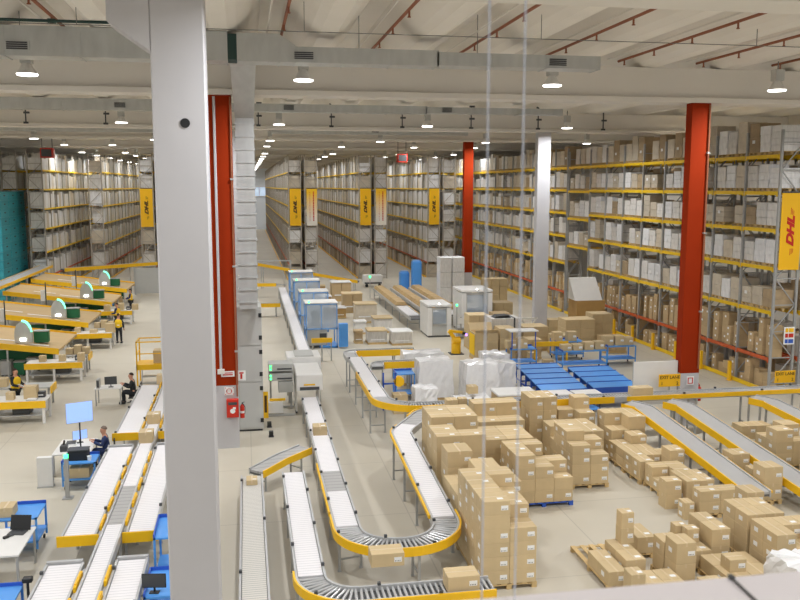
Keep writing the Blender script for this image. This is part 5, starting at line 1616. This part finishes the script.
obj('board', MB().m('whitep').box(0, 1.5, 0, .9, .15, .2), t)
for a in (.1, 1.35): obj('support', MB().m('bluedk').box(a, a + .05, .1, .15, -.74, .15), t)

# big piles behind the white-wrapped goods
PILE = [('open carton with lifted flaps on the pile behind the white goods', 11.9, 43.8, 1.3, 1.2, 1.5, 'kraft'), ('large plain carton stack right of the open carton', 13.3, 43.9, .9, 1.2, 1.7, 'kraft'),
        ('film-wrapped drum pallet with dark strap on the pile', 13.3, 45.5, 1.7, 1.4, 2.0, 'wrapg'), ('tan carton pallet behind the open carton', 12.4, 47.0, 1.2, 1.2, 2.0, 'kraft'),
        ('tall tan carton pallet left of the white column', 15.3, 46.0, 1.5, 1.3, 1.4, 'kraft'), ('tan carton block right of the white column base', 17.9, 46.2, 1.8, 1.3, 1.7, 'kraft'),
        ('second tan carton block right of the white column base', 19.8, 46.8, 1.2, 1.2, 1.9, 'kraft'), ('low tan block before the white column', 16.6, 44.6, 1.2, 1.0, 1.1, 'kraft'),
        ('carton pallet behind the drum pallet, left of the white column', 15.9, 53.9, 1.3, 1.2, 1.7, 'kraft'), ('pale carton pallet between the taller grey machine and the drum pallet', 14.9, 50.6, 1.1, 1.1, 1.5, 'kraft2'),
        ('low carton pallet between the white column and the raised white lid', 18.5, 50.6, 1.2, 1.0, 1.0, 'kraft'), ('carton pallet at the rack aisle behind the blue tables', 19.6, 44.6, 1.3, 1.1, .9, 'kraft2'),
        ('tan pallet with dark gaps behind the blue framed table', 14.5, 43.7, 1.1, 1.0, 1.1, 'kraft')]
for i, (lab, x, y, w, d, h, key) in enumerate(PILE):
    t = thing('carton_pallet', lab, 'pallet load', (x, y, 0))
    obj('base', MB().m('wood').box(0, w, 0, d, 0, .13), t)
    n = max(2, int(h / .5)); lh = (h - .14) / n
    for k in range(n):
        o = obj('carton_layer', MB().m(key).cbox(.01, w / 2 - .005, .01, d - .01, .135 + k * lh, .13 + (k + 1) * lh, .012).cbox(w / 2 + .005, w - .01, .01, d - .01, .135 + k * lh, .13 + (k + 1) * lh, .012), t)
    if i == 0:
        obj('flap', MB().m('kraft').hexa([(0, 0, h), (w, 0, h), (w, .02, h), (0, .02, h), (-.1, -.35, h + .22), (w * .9, -.35, h + .22), (w * .9, -.33, h + .24), (-.1, -.33, h + .24)]), t)
        obj('flap', MB().m('kraft').hexa([(0, d, h), (w, d, h), (w, d - .02, h), (0, d - .02, h), (0, d + .3, h + .35), (w, d + .3, h + .35), (w, d + .28, h + .36), (0, d + .28, h + .36)]), t)
        obj('dark_inside', MB().m('kraftin').box(.05, w - .05, .05, d - .05, h - .02, h + .003), t)
        obj('yellow_film', MB().m('vest').box(-.03, -.0, .1, d - .1, .3, h - .1), t)
    if i == 2:
        b = MB().m('black'); b.prism([(0.2, h), (1.2, h), (1.0, h + .14), (.4, h + .12)], 'y', .2, .9); obj('black_sheet', b, t)
        obj('strap', MB().m('dark').box(w * .75, w * .8, -.01, d + .01, .13, h + .02), t); obj('label_sheet', MB().m('label').box(.5, .75, -.01, 0, .9, 1.3), t)
t = thing('big_open_carton', 'big deep carton with white lid raised, right of the white column', 'carton', (20.2, 50.4, 0))
obj('box', MB().m('kraftin').cbox(0, 1.9, 0, 1.4, .9, 2.2, .02), t); obj('white_lid', MB().m('whitep').hexa([(-.1, 0, 2.2), (1.7, 0, 2.2), (1.9, 1.4, 2.2), (0, 1.4, 2.2), (-.35, .5, 3.6), (1.4, .5, 3.6), (1.4, .6, 3.62), (-.35, .6, 3.62)]), t)
for a in (.05, 1.75): obj('stand_leg', MB().m('steel').box(a, a + .1, .1, .2, 0, .9), t); obj('stand_leg', MB().m('steel').box(a, a + .1, 1.1, 1.2, 0, .9), t)
t = thing('yellow_gate', 'yellow barrier rail in front of the piled cartons', 'barrier', (14.9, 42.9, 0))
obj('rail', MB().m('yellow').box(0, 1.9, 0, .08, .85, 1.1), t); obj('post', MB().m('yellow').box(0, .08, 0, .08, 0, .85), t); obj('post', MB().m('yellow').box(1.8, 1.88, 0, .08, 0, .85), t)
t = thing('wire_trolley', 'white framed trolley at the foot of the white column', 'trolley', (15.9, 48.2, 0))
obj('frame', MB().m('whitep').bar((0, 0, .1), (.9, 0, 1.5), .08).bar((.9, 0, .1), (0, 0, 1.5), .08).box(0, 1, -.04, .04, 1.5, 1.58).box(0, 1, -.04, .04, .1, .18), t); obj('base', MB().m('dark').box(0, 1, 0, .8, 0, .1), t)
t = thing('tall_pallet_group', 'grey-wrapped goods tower left of the slim far red column', 'pallet load', (15.0, 66.0, 0))
obj('base', MB().m('wood').box(0, 2.0, 0, 1.3, 0, .14), t)
for k in range(3): obj('wrapped_tier', MB().m('wrapw').cbox(0, .95, 0, 1.2, .15 + 1.2 * k, 1.33 + 1.2 * k, .04).cbox(1.02, 2.0, 0, 1.2, .15 + 1.2 * k, 1.33 + 1.2 * k, .04), t)
t = thing('tan_carton_tower', 'tan carton tower right of the foot of the slim far red column', 'pallet load', (18.5, 65.5, 0))
obj('base', MB().m('wood').box(0, 1.9, 0, 1.2, 0, .14), t)
for k in range(3): obj('carton_tier', MB().m('kraft').cbox(0, .6, 0, 1.1, .15 + .62 * k, .76 + .62 * k, .02).cbox(.63, 1.23, 0, 1.1, .15 + .62 * k, .76 + .62 * k, .02).cbox(1.26, 1.9, 0, 1.1, .15 + .62 * k, .76 + .62 * k, .02), t)

# the white panel with the yellow lane sign
t = thing('dividing_panel', 'white dividing panel left of the nearer right red column, behind the blue carts', 'panel', (14.55, 30.3, 0))
obj('panel', MB().m('whitep').box(0, 1.8, 0, .06, .9, 2.6), t)
for x in (.03, 1.65): obj('post', MB().m('steel').box(x - .03, x + .05, .06, .12, 0, 2.6), t)
def lane_sign(label, x, y, z, w, h, second=True):
    t = thing('lane_sign', label, 'sign', (x, y, z))
    obj('plate', MB().m('bannery').cbox(-w / 2, w / 2, -.015, .015, -h / 2, h / 2, .006), t)
    o = link('lettering', text_mesh('EXIT LANE', h * .36, 'inkbrown', depth=.004), t, (0, -.02, h * .24)); o.rotation_euler[0] = PI / 2
    o = link('number', text_mesh('1', h * .36, 'inkbrown', depth=.004), t, (-w * .36, -.02, -h * .25)); o.rotation_euler[0] = PI / 2
    if second:
        o = link('number', text_mesh('2', h * .36, 'inkbrown', depth=.004), t, (w * .36, -.02, -h * .25)); o.rotation_euler[0] = PI / 2
    obj('bracket', MB().m('steel').box(-.03, .03, -.0, .06, -h / 2 - .35, -h / 2 + .1), t)
lane_sign('yellow EXIT LANE sign with 1 and 2 beside the red column foot', 15.82, 29.9, 1.93, .88, .48)
lane_sign('second yellow EXIT LANE sign, cut off by the right edge', 20.75, 29.98, 1.86, .88, .48)

# ------------------------------------------------------------------ the rest of the goods on the racks
def stuff(name, rows, label, cat):
    by = MB()
    for x0, x1, y0, y1, z0, z1, k in rows:
        by.m(k).box(x0, x1, y0, y1, z0, z1)
    o = link(name, by.mesh(name)); o['kind'] = 'stuff'; o['label'] = label; o['category'] = cat
    return o
stuff('pallet_loads', STUFF_LOADS, 'countless wrapped pallet loads filling the distant and rear racks', 'pallet loads')
stuff('shelf_cartons', STUFF_CARTONS, 'small brown cartons crowding the low shelves of the farther racks', 'cartons')
stuff('stacked_cartons', STUFF_CORE, 'kraft cartons hidden in the cores of the floor stacks', 'cartons')
W = bpy.data.worlds.new('world'); SC.world = W; W.use_nodes = True
W.node_tree.nodes['Background'].inputs[0].default_value = (0.96, 0.97, 1.0, 1)
W.node_tree.nodes['Background'].inputs[1].default_value = WORLD
# two slim cables in front of the camera's ledge
for i, x in enumerate((.449, .518)):
    t = thing('steel_cable', ['slim vertical cable rising from the ledge, the left of the pair', 'slim vertical cable rising from the ledge, the right of the pair'][i], 'cable', (x, 1.58, 8.457))
    obj('strand', MB().m('cable').cyl((0, 0, 0), (0, 0, 2.2), .0017, 8), t)
    obj('turnbuckle', MB().m('steel').cyl((0, 0, .62), (0, 0, .66), .0034, 8), t)
t = thing('rubber_seam', 'dark strip running over the pale ledge towards the camera', 'strip', (0, 0, 8.458))
obj('strip', MB().m('under').bar((1.0155, 1.615, .003), (0.998, 1.40, .003), .004, .005), t)
obj('end_clip', MB().m('dark').box(1.0105, 1.0205, 1.604, 1.618, 0, .008), t)
